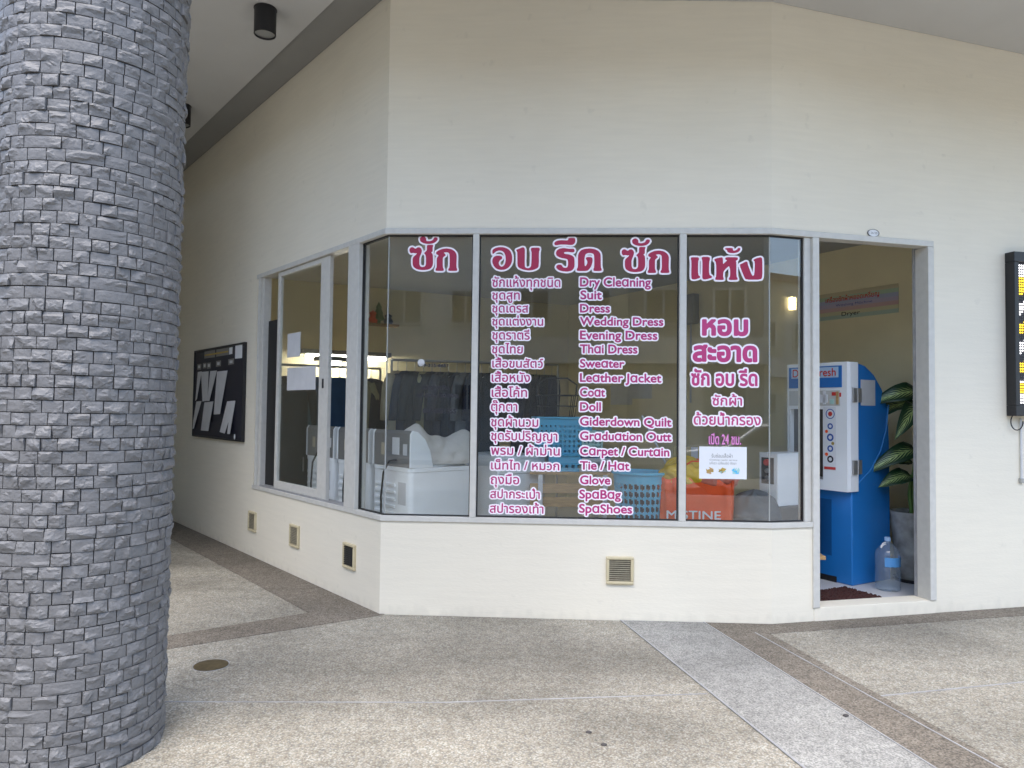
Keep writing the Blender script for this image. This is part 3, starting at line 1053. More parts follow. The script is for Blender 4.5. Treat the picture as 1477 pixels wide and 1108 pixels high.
# big display words, drawn as outlines
def chaikin(l):
    out = []
    for i in range(len(l)):
        (ax, ay), (bx, by) = l[i], l[(i + 1) % len(l)]
        out += [(ax * .8 + bx * .2, ay * .8 + by * .2), (ax * .2 + bx * .8, ay * .2 + by * .8)]
    return out
SAK = [[(95, 440), (90, 390), (120, 350), (165, 345), (200, 370), (235, 385), (265, 355), (310, 345), (350, 370), (372, 420), (355, 490), (330, 540), (312, 600), (312, 740), (340, 790), (390, 802), (440, 790), (470, 740), (470, 560), (455, 510), (425, 480), (450, 455), (490, 420), (490, 310), (510, 293), (625, 293), (632, 310), (615, 335), (615, 440), (578, 465), (615, 500), (622, 560), (622, 740), (590, 810), (530, 850), (400, 866), (270, 850), (190, 800), (165, 740), (165, 600), (190, 560), (250, 510), (272, 468), (240, 482), (170, 470), (120, 482)],
       [(335, 190), (330, 140), (360, 110), (410, 98), (450, 118), (472, 155), (462, 178), (475, 203), (540, 212), (610, 195), (640, 160), (652, 130), (690, 118), (727, 135), (732, 165), (700, 212), (640, 250), (560, 266), (470, 264), (400, 245), (350, 215)],
       [(703, 455), (760, 418), (850, 383), (950, 373), (1050, 393), (1120, 440), (1160, 500), (1165, 560), (1157, 800), (1176, 850), (1170, 882), (980, 882), (976, 850), (1010, 800), (1010, 510), (990, 470), (940, 453), (858, 465), (905, 505), (912, 530), (880, 552), (850, 580), (846, 620), (846, 800), (872, 850), (865, 882), (690, 882), (688, 850), (715, 800), (715, 600), (740, 560), (762, 530), (700, 500)]]
OB = [[(175, 440), (170, 340), (230, 300), (330, 273), (440, 280), (540, 320), (605, 390), (635, 490), (630, 600), (600, 690), (540, 760), (460, 802), (370, 812), (280, 790), (210, 730), (170, 640), (170, 570), (200, 510), (260, 478), (340, 476), (395, 500), (397, 545), (335, 588), (312, 640), (326, 700), (375, 742), (430, 727), (470, 670), (490, 580), (480, 470), (450, 400), (400, 360), (330, 347), (260, 368), (210, 408)],
      [(733, 340), (800, 315), (880, 278), (920, 288), (935, 330), (928, 720), (950, 762), (1000, 778), (1060, 762), (1092, 710), (1102, 400), (1085, 350), (1083, 310), (1105, 288), (1277, 288), (1287, 330), (1265, 380), (1265, 720), (1230, 770), (1130, 812), (1020, 824), (900, 804), (800, 762), (763, 710), (763, 400), (750, 370)]]
RID = [[(158, 270), (175, 235), (230, 205), (330, 193), (450, 203), (490, 188), (490, 148), (560, 138), (640, 143), (652, 190), (642, 250), (600, 295), (540, 302), (420, 290), (300, 290), (220, 307), (172, 307)],
       [(198, 500), (215, 440), (270, 398), (380, 378), (500, 398), (560, 398), (620, 398), (637, 440), (620, 472), (570, 477), (480, 462), (400, 467), (375, 490), (400, 518), (500, 530), (580, 558), (622, 600), (632, 660), (632, 800), (612, 862), (560, 912), (460, 934), (340, 922), (250, 890), (203, 840), (210, 798), (250, 773), (310, 773), (340, 800), (360, 838), (420, 850), (465, 838), (485, 780), (485, 680), (465, 640), (420, 622), (330, 612), (250, 580), (210, 545)],
       [(698, 917), (690, 880), (720, 830), (720, 560), (740, 490), (790, 430), (880, 398), (1000, 388), (1110, 403), (1200, 450), (1247, 510), (1252, 600), (1252, 830), (1277, 880), (1272, 917), (1088, 917), (1083, 880), (1105, 830), (1105, 560), (1085, 510), (1020, 490), (940, 492), (890, 525), (868, 600), (868, 780), (888, 812), (915, 790), (942, 740), (940, 680), (900, 620), (930, 593), (1030, 593), (1060, 630), (1057, 700), (1030, 800), (985, 870), (930, 917)]]
HAENG = [[(83, 290), (83, 263), (217, 263), (222, 300), (205, 330), (205, 580), (247, 605), (232, 627), (160, 652), (110, 652), (88, 630), (93, 330)],
         [(273, 285), (278, 258), (412, 258), (417, 300), (400, 340), (400, 570), (457, 605), (442, 627), (350, 652), (300, 652), (283, 620), (288, 330)],
         [(488, 300), (560, 275), (637, 263), (647, 300), (647, 395), (690, 350), (733, 315), (688, 300), (700, 263), (907, 263), (912, 300), (870, 325), (885, 350), (885, 600), (907, 640), (902, 662), (758, 662), (753, 640), (780, 600), (780, 470), (757, 410), (700, 460), (657, 510), (647, 600), (662, 640), (657, 662), (518, 662), (513, 640), (533, 600), (533, 360)],
         [(688, 115), (698, 98), (822, 98), (822, 138), (850, 150), (900, 130), (920, 98), (952, 98), (957, 125), (920, 167), (850, 187), (760, 182), (728, 160), (723, 130)],
         [(943, 395), (1000, 370), (1062, 338), (1082, 350), (1087, 390), (1110, 450), (1150, 560), (1180, 602), (1210, 570), (1220, 340), (1188, 310), (1250, 278), (1322, 263), (1347, 290), (1347, 600), (1322, 657), (1058, 657), (1028, 610)]]
def display(glyphs, k, ox, oy, word, label):
    lp = [[uzB(ox + x / k, oy + y / k, GB) for (x, y) in chaikin(g_)] for g_ in glyphs]
    vinyl(lp, .0012, .0125, ('berry', 'pinkwhite'), 'window_lettering', label, 'lettering', ORI_B, ANG_B, 'large red words along the top of the windows', g=.0022)
display(SAK, 15.83, 585, 335, 'ซัก', 'large raspberry word ซัก alone on the left front pane')
display(OB, 16.41, 700, 340, 'อบ', 'large raspberry word อบ above the Thai list')
display(RID, 16.41, 790, 335, 'รีด', 'large raspberry word รีด in the middle of the widest pane')
display(SAK, 15.83, 585 + 306, 338, 'ซัก', 'large raspberry word ซัก above the English list on the widest pane')
display(HAENG, 12.31, 990, 350, 'แห้ง', 'large raspberry word แห้ง on the right front pane')

def plain_text(mb, text, x0, x1, z0, z1, ref, y, mi=0, bold=0.0):
    """small flat writing in the local XZ plane"""
    lp = fit_text(text, x0, x1, z0, z1, ref)
    g_ = (z1 - z0) / 16
    S = sdf(lp, g_, bold + 3 * g_)
    fill_loops(mb, contours(*S, bold), y, mi)

# ------------------------------------------------------------------ things fixed to the outside
def board():
    pc = on_wall(319, 563, PA + nA * .02, nA)
    s0, s1 = sA(282.5, 565), sA(355, 565)
    zt = on_wall(355, 494, PA, nA).z; zb = on_wall(355, 638, PA, nA).z
    wd, ht = s0 - s1, zt - zb
    l = locA((s0 + s1) / 2, 0, zb)
    r = thing('notice_board', 'black notice board pinned with strips of grey paper beside the side window', 'notice board', l, ANG_A)
    m = MB(); m.box(-wd / 2 + .021, wd / 2 - .021, -.022, -.002, .021, ht - .021); m.build('board_panel', 'navy', r)
    m = MB()
    for (x0, x1, z0, z1) in ((-wd / 2, wd / 2, 0, .02), (-wd / 2, wd / 2, ht - .02, ht), (-wd / 2, -wd / 2 + .02, .0202, ht - .0202), (wd / 2 - .02, wd / 2, .0202, ht - .0202)):
        m.box(x0, x1, -.034, -.001, z0, z1)
    m.build('board_frame', 'black', r, bevel=.003)
    X = lambda px: -wd / 2 + wd * (px - 80) / (550 - 80)       # from the enlarged board
    def Zp(px, py):
        t = (px - 80) / 470.0
        yt = 178 - 75 * t; yb = 962 + 62 * t
        return ht * (1 - (py - yt) / (yb - yt))
    def sheet_(pts, name, y=-.0235, m_='paper_old', curl=.0):
        m = MB()
        q = [(X(a), Zp(a, c)) for a, c in pts]
        m.add([(q[0][0], y, q[0][1]), (q[1][0], y, q[1][1]), (q[2][0], y - curl, q[2][1]), (q[3][0], y - curl * .4, q[3][1])], [(3, 2, 1, 0)])
        o = m.build(name, m_, r)
        so = o.modifiers.new('t', 'SOLIDIFY'); so.thickness = .0008
        return o
    for pts in ([(118, 372), (160, 366), (128, 622), (104, 640)], [(155, 372), (232, 366), (236, 640), (180, 645)], [(248, 365), (312, 360), (262, 640), (230, 642)], [(312, 370), (408, 362), (366, 765), (298, 768)],
                [(110, 645), (165, 640), (108, 892), (76, 898)], [(195, 655), (285, 645), (252, 920), (170, 912)], [(240, 700), (280, 690), (278, 838), (246, 845)], [(412, 648), (482, 642), (408, 945), (356, 930)], [(446, 655), (484, 648), (468, 950), (430, 948)]):
        sheet_(pts, 'paper_strip', -.0235 - random.uniform(0, .004), curl=random.uniform(.008, .03))
    for pts in ([(110, 300), (152, 296), (152, 350), (110, 352)], [(170, 290), (205, 286), (205, 338), (170, 341)], [(212, 288), (250, 284), (250, 340), (212, 344)], [(300, 272), (346, 266), (346, 320), (300, 326)], [(412, 258), (462, 250), (462, 304), (412, 312)]):
        o = sheet_(pts, 'number_tag', -.0232, 'grey_pl')
        sheet_([((pts[0][0] * 3 + pts[1][0]) / 4, pts[0][1] + 12), ((pts[0][0] + pts[1][0] * 3) / 4, pts[0][1] + 10), ((pts[0][0] + pts[1][0] * 3) / 4, pts[0][1] + 36), ((pts[0][0] * 3 + pts[1][0]) / 4, pts[0][1] + 38)], 'tag_figure', -.0240, 'paper_old')
    sheet_([(182, 182), (288, 166), (288, 236), (182, 248)], 'header_strip', -.0232, 'grey_pl')
    sheet_([(300, 164), (415, 147), (415, 216), (300, 232)], 'header_strip', -.0232, 'grey_pl')
    sheet_([(186, 212), (410, 178), (410, 192), (186, 226)], 'gold_line', -.0250, 'gold')
    sheet_([(418, 150), (446, 145), (446, 208), (418, 214)], 'small_notice', -.0232, 'paper')
    sheet_([(470, 132), (528, 124), (528, 250), (470, 254)], 'small_notice', -.0232, 'paper')
    m = MB(); m.lathe([(0, 0), (.022, 0), (.022, .004), (0, .004)], 20, xf=Matrix.Translation((X(494), -.035, Zp(494, 975))) @ Matrix.Rotation(R(90), 4, 'X') @ Matrix.Diagonal((.8, 1.3, 1, 1))); m.build('round_badge', 'paper', r)
board()

# oval house number
q = on_wall(1259, 336.5, PB, nC)
r = thing('number_plaque', 'small white oval number plaque above the doorway', 'plaque', locC(sC(1259, 336), 0, q.z), ANG_C)
m = MB(); m.lathe([(.0, -.006), (.048, -.006), (.048, -.0)], 32, xf=Matrix.Rotation(R(-90), 4, 'X') @ Matrix.Diagonal((1, .56, 1, 1))); m.build('plate', 'paper', r)
m = MB(); m.lathe([(.0455, -.0085), (.052, -.0085), (.052, -.0), (.0455, -.0), (.0455, -.0085)], 32, xf=Matrix.Rotation(R(-90), 4, 'X') @ Matrix.Diagonal((1, .56, 1, 1))); m.build('rim', 'grey_pl', r)
m = MB(); plain_text(m, '126/28', -.034, .034, -.008, .009, '0', -.0068); m.build('figures', 'grey_pl', r)

# LED sign at the right
def led():
    s0 = sC(1450, 480)
    zt = on_wall(1450, 362, PB + nC * .07, nC).z; zb = on_wall(1450, 600, PB + nC * .07, nC).z
    wd, ht = .62, zt - zb
    r = thing('led_sign', 'black upright sign with yellow and white light dots', 'sign', locC(s0 + wd / 2, 0, zb), ANG_C)
    m = MB()
    for (x0, x1, z0, z1) in ((-wd / 2, wd / 2, 0, .08), (-wd / 2, wd / 2, ht - .08, ht), (-wd / 2, -wd / 2 + .045, .0802, ht - .0802), (wd / 2 - .045, wd / 2, .0802, ht - .0802)):
        m.box(x0, x1, -.085, -.002, z0, z1)
    m.build('housing', 'black', r, bevel=.004)
    m = MB(); m.box(-wd / 2 + .0452, wd / 2 - .0452, -.066, -.004, .0802, ht - .0802); m.build('led_panel', 'ink', r)
    pw, ph_ = wd - .12, ht - .19
    nxl, nzl = 24, 54
    mb = MB()
    for i in range(nxl):
        for j in range(nzl):
            jt = nzl - 1 - j
            if jt < 5 or j < 4: c = 0
            elif jt < 8 or 4 <= j < 8: c = 1
            elif 3 < i < nxl - 4 : 
                c = 2
            else:
                ii = i if i < 12 else nxl - 1 - i
                ph2 = (jt + ii * .9) % 15
                c = 0 if ph2 < 4.5 else (2 if ph2 < 8 else (1 if ph2 < 12 else 2))
            x = -pw / 2 + pw * (i + .5) / nxl; z = .095 + ph_ * (j + .5) / nzl
            rr = .0072
            vs = [(x + rr * math.cos(a), -.0664, z + rr * math.sin(a)) for a in [k * math.pi / 4 for k in range(8)]] + [(x + rr * .6 * math.cos(a), -.071, z + rr * .6 * math.sin(a)) for a in [k * math.pi / 4 for k in range(8)]]
            fs = [(k, (k + 1) % 8, 8 + (k + 1) % 8, 8 + k) for k in range(8)] + [tuple(range(8, 16))]
            mb.add(vs, fs, c)
    mb.build('led_dots', ['led_w', 'led_y', 'led_o'], r)
    m = MB()
    q = [(-wd / 2 + .07 + .06 * math.cos(a) * (1 if a < 9 else 1), -.03, -.045 + .065 * math.sin(a)) for a in [R(130 + k * 18) for k in range(14)]]
    m.tube(q, .0045, 8); m.build('cable', 'black', r, smooth=True)
    r2 = thing('conduit', 'thin white conduit dropping down the wall below the lighted sign', 'conduit', locC(sC(1471, 650), 0, on_wall(1471, 692, PB, nC).z), ANG_C)
    m = MB(); m.tube([(0, -.012, .0), (0, -.012, .48)], .008, 10); m.build('pipe', 'paper_old', r2, smooth=True)
    m = MB(); m.box(-.018, .018, -.022, 0, -.025, .012); m.build('clip', 'steel', r2, bevel=.003)
led()

# sheets stuck to the glass
def sheet_on(loc_f, ang, pxs, plane_p, n_, d, name, label, cat, parts=None, m_='paper'):
    (xa, ya), (xb, yb) = pxs
    p0 = on_wall(xa, ya, plane_p, n_); p1 = on_wall(xb, yb, plane_p, n_)
    wd = math.hypot(p1.x - p0.x, p1.y - p0.y); ht = abs(p0.z - p1.z)
    r = thing(name, label, cat, (p0.x, p0.y, min(p0.z, p1.z)), ang)
    m = MB(); m.box(0, wd, -.0008, 0, 0, ht); m.build('sheet', m_, r)
    return r, wd, ht
pAs = PA + nA * (SD + .0055)
sheet_on(locA, ANG_A, ((415, 482), (433, 514)), pAs, nA, 0, 'paper_notice', 'smaller plain paper taped to the sliding sash above the larger one', 'notice', m_='paper_old')
sheet_on(locA, ANG_A, ((414.5, 531), (455, 562)), pAs, nA, 0, 'paper_notice', 'larger plain white paper taped across the sliding sash', 'notice', m_='paper_old')
pBg = PA + nB * (GB + .0012)
r, wd, ht = sheet_on(locB, ANG_B, ((1008.5, 644), (1077, 691.5)), pBg, nB, 0, 'paper_notice', 'white clothing repair notice with little pictures on the right front pane', 'notice')
m = MB()
plain_text(m, 'รับซ่อมเสื้อผ้า', wd * .26, wd * .70, ht * .66, ht * .75, 'ก', -.0012)
plain_text(m, 'Clothing repair service', wd * .22, wd * .80, ht * .565, ht * .615, 'C', -.0012)
plain_text(m, 'แก้เอว เปลี่ยนซิป ตัดขา', wd * .22, wd * .78, ht * .45, ht * .51, 'ก', -.0012)
m.build('writing', 'grey_pl', r)
for i, (cx, cols) in enumerate(((.22, ('wood', 'gold')), (.48, ('gold', 'mint')), (.76, ('cyan', 'mint')))):
    m = MB()
    for k in range(5):
        a = random.uniform(0, 6.28)
        m.prism([(wd * cx + random.uniform(-.022, .022) + .012 * math.cos(t + a) * random.uniform(.6, 1.3), ht * .26 + random.uniform(-.018, .018) + .012 * math.sin(t + a)) for t in [j * 1.05 for j in range(6)]], .0009 + .0002 * k, .001 + .0002 * k, k % 2, Matrix(((1, 0, 0, 0), (0, 0, -1, 0), (0, 1, 0, 0), (0, 0, 0, 1))))
    m.build('picture', list(cols), r)
# round white sticker over the telephone number
m = MB()
u, z = uzB(607.5, 523, GB)
m.lathe([(0, 0), (.026, 0), (.026, .0008), (0, .0008)], 24, xf=Matrix.Rotation(R(90), 4, 'X'))
o = m.build('round_sticker', 'paper_old'); o.location = locB(u, GB + .0004, z); o.rotation_euler = (0, 0, ANG_B)
tag(o, 'little round pale sticker above the telephone number on the glass', 'sticker')

# ------------------------------------------------------------------ doorway: water machine, plant, bottle, mat, banner
FZ = .06
def banner():
    t0, t1 = .40, 1.30
    p0 = RW0 + RWd * t1 + RWn * .006; L_ = t1 - t0
    ang = math.atan2(-RWd.y, -RWd.x)
    zb, zt = 2.475, 2.755
    r = thing('wall_banner', 'faded rainbow striped banner on the inner wall above the blue machine', 'banner', (p0.x, p0.y, zb), ang)
    ht = zt - zb
    cols = [(.60, .53, .34), (.44, .56, .40), (.42, .45, .58), (.52, .44, .56), (.62, .42, .40), (.64, .60, .38), (.46, .56, .46)]
    ms = [mat('banner_stripe', c, .6) for c in cols]
    m = MB()
    n = len(cols)
    for i in range(n):
        z1 = ht * (1 - i / n); z0 = ht * (1 - (i + 1) / n)
        m.box(0, L_, -.0015, 0, z0, z1, i)
    m.build('printed_sheet', ms, r)
    m = MB(); plain_text(m, 'เครื่องซักผ้าหยอดเหรียญ', .10, L_ * .78, ht * .66, ht * .80, 'ก', -.0025, 0, .001); m.build('red_writing', 'ink_red', r)
    m = MB(); plain_text(m, 'Washing Machine', .22, L_ * .70, ht * .47, ht * .56, 'W', -.0025); m.build('small_writing', 'ink_blue', r)
    m = MB(); plain_text(m, 'Dryer', L_ * .32, L_ * .55, ht * .10, ht * .24, 'D', -.0025, 0, .0006); m.build('dark_writing', 'ink', r)
banner()

def water_machine():
    r = thing('water_machine', 'tall blue and white coin water machine inside the doorway', 'vending machine', (2.69, 6.36, FZ), R(-60))
    W2 = .30
    def px_u(px):                       # place along the front, from the right front edge
        k = (px - PW / 2) / F
        return W2 - (2.84 - 6.1 * k) / (.5 + .87 * k)
    # moulded body: side profile swept across the width
    prof = [(.03, 0), (.03, .80), (.05, .84), (.05, 1.86), (.12, 1.87), (.22, 1.85), (.34, 1.78), (.45, 1.66), (.53, 1.50), (.55, 1.2), (.56, .0)]
    m = MB()
    P = [(y, z) for y, z in prof]
    xf = Matrix(((0, 0, 1, 0), (1, 0, 0, 0), (0, 1, 0, 0), (0, 0, 0, 1)))
    m.prism(P, -W2 + .012, W2 - .012, 0, xf)
    o = m.build('body', 'blue', r, smooth=True, bevel=.03, bseg=4, angle=50)
    # pale moulded seam on the flank
    m = MB()
    m.tube([(W2 - .010, .535, 1.52), (W2 - .010, .50, 1.30), (W2 - .010, .42, 1.12), (W2 - .010, .27, .95), (W2 - .010, .10, .845)], .006, 8)
    m.build('side_seam', mat('pale_blue_seam', (.05, .26, .60), .4), r, smooth=True)
    # white door on the front
    m = MB()
    x0n, x1n = -W2 + .03, px_u(1192.5)
    zn0, zn1 = .87, 1.475
    zb, zt = .785, 1.875
    pl = [(-W2, zb), (W2, zb), (W2, zt), (-W2, zt)]
    for (xa, xb, za, zb_) in ((-W2, x0n, zb, zt), (x1n, W2, zb, zt), (x0n, x1n, zb, zn0), (x0n, x1n, zn1, zt)):
        m.box(xa, xb, -.05, .045, za, zb_)
    m.build('white_door', 'white', r, bevel=.0)
    m = MB()
    m.prism([(W2 - .0, -.048), (W2 + .012, -.02), (W2 + .012, .085), (W2 - .0, .085)], zb + .002, zt - .002)
    m.build('door_edge', 'white', r, bevel=.004)
    m = MB(); m.box(x0n + .001, x1n - .001, .0, .044, zn0 + .001, zn1 - .001); m.build('niche_back', mat('niche_steel', (.13, .115, .10), .35, .4), r)
    m = MB(); m.tube([(x1n - .09, -.01, zn1 - .06), (x1n - .09, -.01, zn1 - .14)], .012, 12); m.build('spout', 'steel', r, smooth=True)
    m = MB(); m.box(x0n + .002, x1n - .002, -.045, -.001, zn0 + .002, zn0 + .02); m.build('drip_tray', 'steel', r)
    # blue sign
    sx0, sx1 = -W2 + .02, px_u(1220.5)
    ms = mat('sign_blue', (.02, .17, .52), .35)
    m = MB(); m.box(sx0, sx1, -.056, -.0505, 1.66, 1.845); m.build('sign_panel', ms, r, bevel=.002)
    m = MB(); m.box(sx0 + .03, sx1 - .03, -.0575, -.0562, 1.745, 1.835); m.build('sign_cloud', mat('sign_pale', (.45, .60, .78), .4), r, bevel=.02, bseg=3)
    m = MB(); plain_text(m, 'DaisyFresh', sx0 + .045, sx1 - .055, 1.758, 1.826, 'D', -.0590, 0, .0012); m.build('sign_writing', 'ink_red', r)
    # button and coin panel
    m = MB(); m.box(sx0, sx1 - .02, -.0535, -.0505, 1.505, 1.635); m.build('coin_panel', mat('coin_panel_grey', (.58, .58, .55), .45), r)
    for (pa, pb, za, zb_, mm) in ((1206, 1212, 1.59, 1.62, 'ink_red'), (1184, 1200, 1.53, 1.60, 'paper'), (1203, 1209, 1.52, 1.56, 'mint'), (1212, 1216, 1.515, 1.625, 'wood'), (1217, 1219.5, 1.58, 1.615, 'ink_red'), (1193, 1197, 1.515, 1.63, 'paper')):
        m = MB(); m.box(px_u(pa), px_u(pb), -.058, -.0537, za, zb_); m.build('panel_part', mm, r, bevel=.002)
    m = MB(); m.box(-W2 + .02, -W2 + .17, -.0525, -.0505, 1.505, 1.64); m.build('instruction_card', 'paper', r)
        # column of round stickers
    a0, a1 = px_u(1193.5), px_u(1211.5)
    m = MB(); m.box(a0, a1, -.0522, -.0505, .955, 1.495); m.build('sticker_strip', 'paper', r)
    for i, (zc, rr, mm) in enumerate(((1.435, .040, 'ink_red'), (1.33, .026, 'ink_blue'), (1.235, .032, 'ink_blue'), (1.14, .028, 'ink_blue'), (1.05, .030, 'navy'), (1.285, .014, 'orange'), (1.185, .014, 'gold'), (1.09, .015, 'orange'))):
        X = Matrix.Translation(((a0 + a1) / 2 + (.006 if i < 5 else (-1) ** i * .03), -.0523, zc)) @ Matrix.Rotation(R(90), 4, 'X')
        m = MB(); m.lathe(([(rr * .55, 0), (rr, 0), (rr, .0012), (rr * .55, .0012), (rr * .55, 0)] if i < 5 else [(0, 0), (rr, 0), (rr, .0012), (0, .0012)]) if i else [(0, 0), (rr * .5, 0), (rr * .5, .0012), (0, .0012)], 20, xf=X); m.build('sticker', mm, r)
    X = Matrix.Translation(((a0 + a1) / 2 + .006, -.0521, 1.435)) @ Matrix.Rotation(R(90), 4, 'X')
    m = MB(); m.lathe([(.036, 0), (.043, 0), (.043, .0012), (.036, .0012), (.036, 0)], 24, xf=X); m.build('sticker', 'ink_blue', r)
    m = MB(); m.box(a0 + .006, a1 - .004, -.0530, -.0523, .962, .985); m.build('sticker', 'ink_red', r)
    # hinges on the flank, paper note, painted shade of lower recess and plinth gap
    for zc in (1.595, .99):
        m = MB(); m.box(W2 + .0125, W2 + .03, -.005, .05, zc - .06, zc + .06); m.box(W2 - .011, W2 + .012, .0855, .135, zc - .06, zc + .06); m.build('hinge', 'steel', r, bevel=.004)
    m = MB(); m.box(W2 - .0115, W2 - .0105, .15, .35, 1.51, 1.73); m.build('side_note', 'paper_old', r)
    m = MB(); m.box(-W2 + .06, px_u(1196), .0285, .0295, .22, .70); m.build('lower_recess_shade', 'blue_shade', r)  # flat darker blue sheet, paints the shade of a recess
    m = MB(); m.box(-W2 + .05, px_u(1203), .0275, .0293, .0, .05); m.build('plinth_gap_shade', 'black', r)  # flat black sheet, paints the shade of the gap at the base
water_machine()

def bottle():
    p = at_depth(1280.5, 838, 6.03)
    r = thing('water_bottle', 'big clear plastic water bottle standing beside the blue machine', 'bottle', (p.x, p.y, FZ), R(20))
    prof = [(.0, .004), (.085, .0), (.094, .012)]
    for i in range(7):
        z = .03 + i * .026
        prof += [(.095, z), (.091, z + .013)]
    prof += [(.095, .215), (.096, .28), (.088, .315), (.062, .350), (.034, .375), (.022, .388), (.021, .402)]
    m = MB(); m.lathe(prof, 28); m.build('bottle_body', 'clear', r, smooth=True, angle=60)
    m = MB(); m.lathe([(.024, .398), (.024, .425), (.021, .428), (.0, .428)], 20); m.build('cap', mat('pale_blue_cap', (.35, .52, .75), .4), r, smooth=True)
    m = MB(); m.tube([(-.022, 0, .385), (-.055, -.01, .383), (-.088, -.02, .365), (-.092, -.022, .352), (-.06, -.012, .368), (-.02, 0, .372)], .006, 8); m.build('handle', 'paper', r, smooth=True)
    m = MB()
    vs, fs = [], []
    n = 12
    for k in range(n + 1):
        a = R(-150 + 140 * k / n)
        for z in (.20, .275):
            vs.append((.0972 * math.cos(a), .0972 * math.sin(a), z))
    for k in range(n): fs.append((2 * k, 2 * k + 2, 2 * k + 3, 2 * k + 1))
    m.add(vs, fs); m.build('label', mat('bottle_label', (.10, .32, .66), .4), r, smooth=True)
bottle()

def leaf_mat():
    m = bpy.data.materials.new('variegated_leaf'); m.use_nodes = True
    nt = m.node_tree; L = nt.links.new
    b = nt.nodes['Principled BSDF']; b.inputs['Roughness'].default_value = .38
    tc = nt.nodes.new('ShaderNodeTexCoord')
    sp = nt.nodes.new('ShaderNodeSeparateXYZ'); L(tc.outputs['UV'], sp.inputs[0])
    def M_(op, a, b_=None, c=None):
        x = nt.nodes.new('ShaderNodeMath'); x.operation = op
        for i, v in enumerate((a, b_, c)):
            if v is None: continue
            if isinstance(v, (int, float)): x.inputs[i].default_value = v
            else: L(v, x.inputs[i])
        return x.outputs[0]
    ay = M_('ABSOLUTE', M_('SUBTRACT', sp.outputs[1], .5))
    ph = M_('SUBTRACT', M_('MULTIPLY', sp.outputs[0], 9.0), M_('MULTIPLY', ay, 9.0))
    n = nt.nodes.new('ShaderNodeTexNoise'); n.inputs['Scale'].default_value = 14; L(tc.outputs['Object'], n.inputs['Vector']); n.inputs['Detail'].default_value = 4
    st = M_('SINE', M_('MULTIPLY', M_('ADD', ph, M_('MULTIPLY', n.outputs[0], 1.2)), 6.283))
    v = M_('MULTIPLY', M_('ADD', M_('MULTIPLY', st, .5), .5), M_('SUBTRACT', 1.12, M_('MULTIPLY', ay, 2.6)))
    v = M_('ADD', v, M_('MULTIPLY', M_('LESS_THAN', ay, .03), .5))
    ra = nt.nodes.new('ShaderNodeValToRGB'); L(v, ra.inputs[0])
    ra.color_ramp.elements[0].position = .30; ra.color_ramp.elements[0].color = (.012, .045, .016, 1)
    ra.color_ramp.elements[1].position = .72; ra.color_ramp.elements[1].color = (.42, .54, .20, 1)
    L(ra.outputs[0], b.inputs['Base Color'])
    return m
MT['leaf'] = leaf_mat()

def plant():
    base = Vector((3.50, 6.36, FZ))
    r = thing('potted_plant', 'variegated leafy plant in a mottled grey pot behind the door jamb', 'plant', base)
    m = MB(); m.lathe([(.0, .0), (.125, .0), (.13, .02), (.185, .56), (.19, .60), (.175, .60), (.17, .57)], 36); pot = m.build('pot', 'concrete', r, smooth=True, angle=50)
    m = MB(); m.lathe([(.172, .565), (.0, .575)], 24); m.build('soil', 'soil', pot)
    m = MB(); m.lathe([(.0, -.0), (.15, .0), (.16, .03), (.155, .03), (.14, .012)], 28); m.build('saucer', 'black', pot, smooth=True)
    m = MB()
    stalks = [[(0, 0, .57), (-.02, -.02, .85), (.02, -.03, 1.15), (.03, -.02, 1.62)], [(.05, .03, .57), (.10, .02, .9), (.08, .0, 1.2)], [(-.03, -.03, .57), (-.06, -.05, .75), (-.05, -.06, .92)]]
    for s_ in stalks: m.tube(s_, [.016, .014, .012, .010][:len(s_)], 8)
    m.build('stem', 'stem', r, smooth=True)
    leaves = [  # base, direction (yaw), length, width, droop, rise
        ((.03, -.02, 1.62), 200, .42, .17, 1.1, .45), ((.02, -.03, 1.48), 235, .46, .18, 1.2, .40), ((.02, -.03, 1.52), 165, .44, .17, 1.2, .35), ((.03, -.02, 1.62), 290, .40, .16, .8, .7), ((.08, 0, 1.2), 20, .42, .17, .9, .5),
        ((.0, -.03, 1.12), 215, .46, .17, 1.2, .35), ((-.02, -.03, 1.02), 185, .28, .085, .5, .5), ((-.05, -.06, .90), 205, .34, .16, .75, .28), ((-.05, -.06, .88), 300, .32, .15, .9, .4), ((.08, 0, 1.05), 60, .4, .16, .9, .4), ((.03, -.02, 1.46), 110, .4, .16, .8, .6), ((.02, -.03, 1.22), 262, .40, .16, 1.3, .3)]
    for (bp, yaw, L_, wd, dr, ri) in leaves:
        nu, nv = 12, 5
        vs, fs, uv = [], [], []
        for i in range(nu + 1):
            u = i / nu
            hw = wd / 2 * (math.sin(math.pi * min(u ** .8, 1)) ** .75 if 0 < u < 1 else 0.02)
            x = L_ * u * (1 - .15 * u * dr)
            z = L_ * (ri * u - dr * u * u * .85)
            for j in range(nv + 1):
                v = j / nv - .5
                vs.append((x, 2 * v * hw, z + abs(v) * hw * .7 + .006 * math.sin(u * 22 + j)))
                uv.append((u, j / nv))
        for i in range(nu):
            for j in range(nv):
                a = i * (nv + 1) + j
                fs.append((a, a + nv + 1, a + nv + 2, a + 1))
        me = bpy.data.meshes.new('leaf'); me.from_pydata(vs, [], fs); me.materials.append(MT['leaf'])
        ul = me.uv_layers.new(name='uv')
        for lp in me.loops: ul.data[lp.index].uv = uv[lp.vertex_index]
        me.polygons.foreach_set('use_smooth', [True] * len(fs)); me.update()
        o = bpy.data.objects.new('leaf', me); COL.objects.link(o); o.parent = r
        o.location = bp; o.rotation_euler = (R(58 * math.cos(R(yaw)) + random.uniform(-10, 10)), 0, R(yaw))
        so = o.modifiers.new('t', 'SOLIDIFY'); so.thickness = .0015
plant()

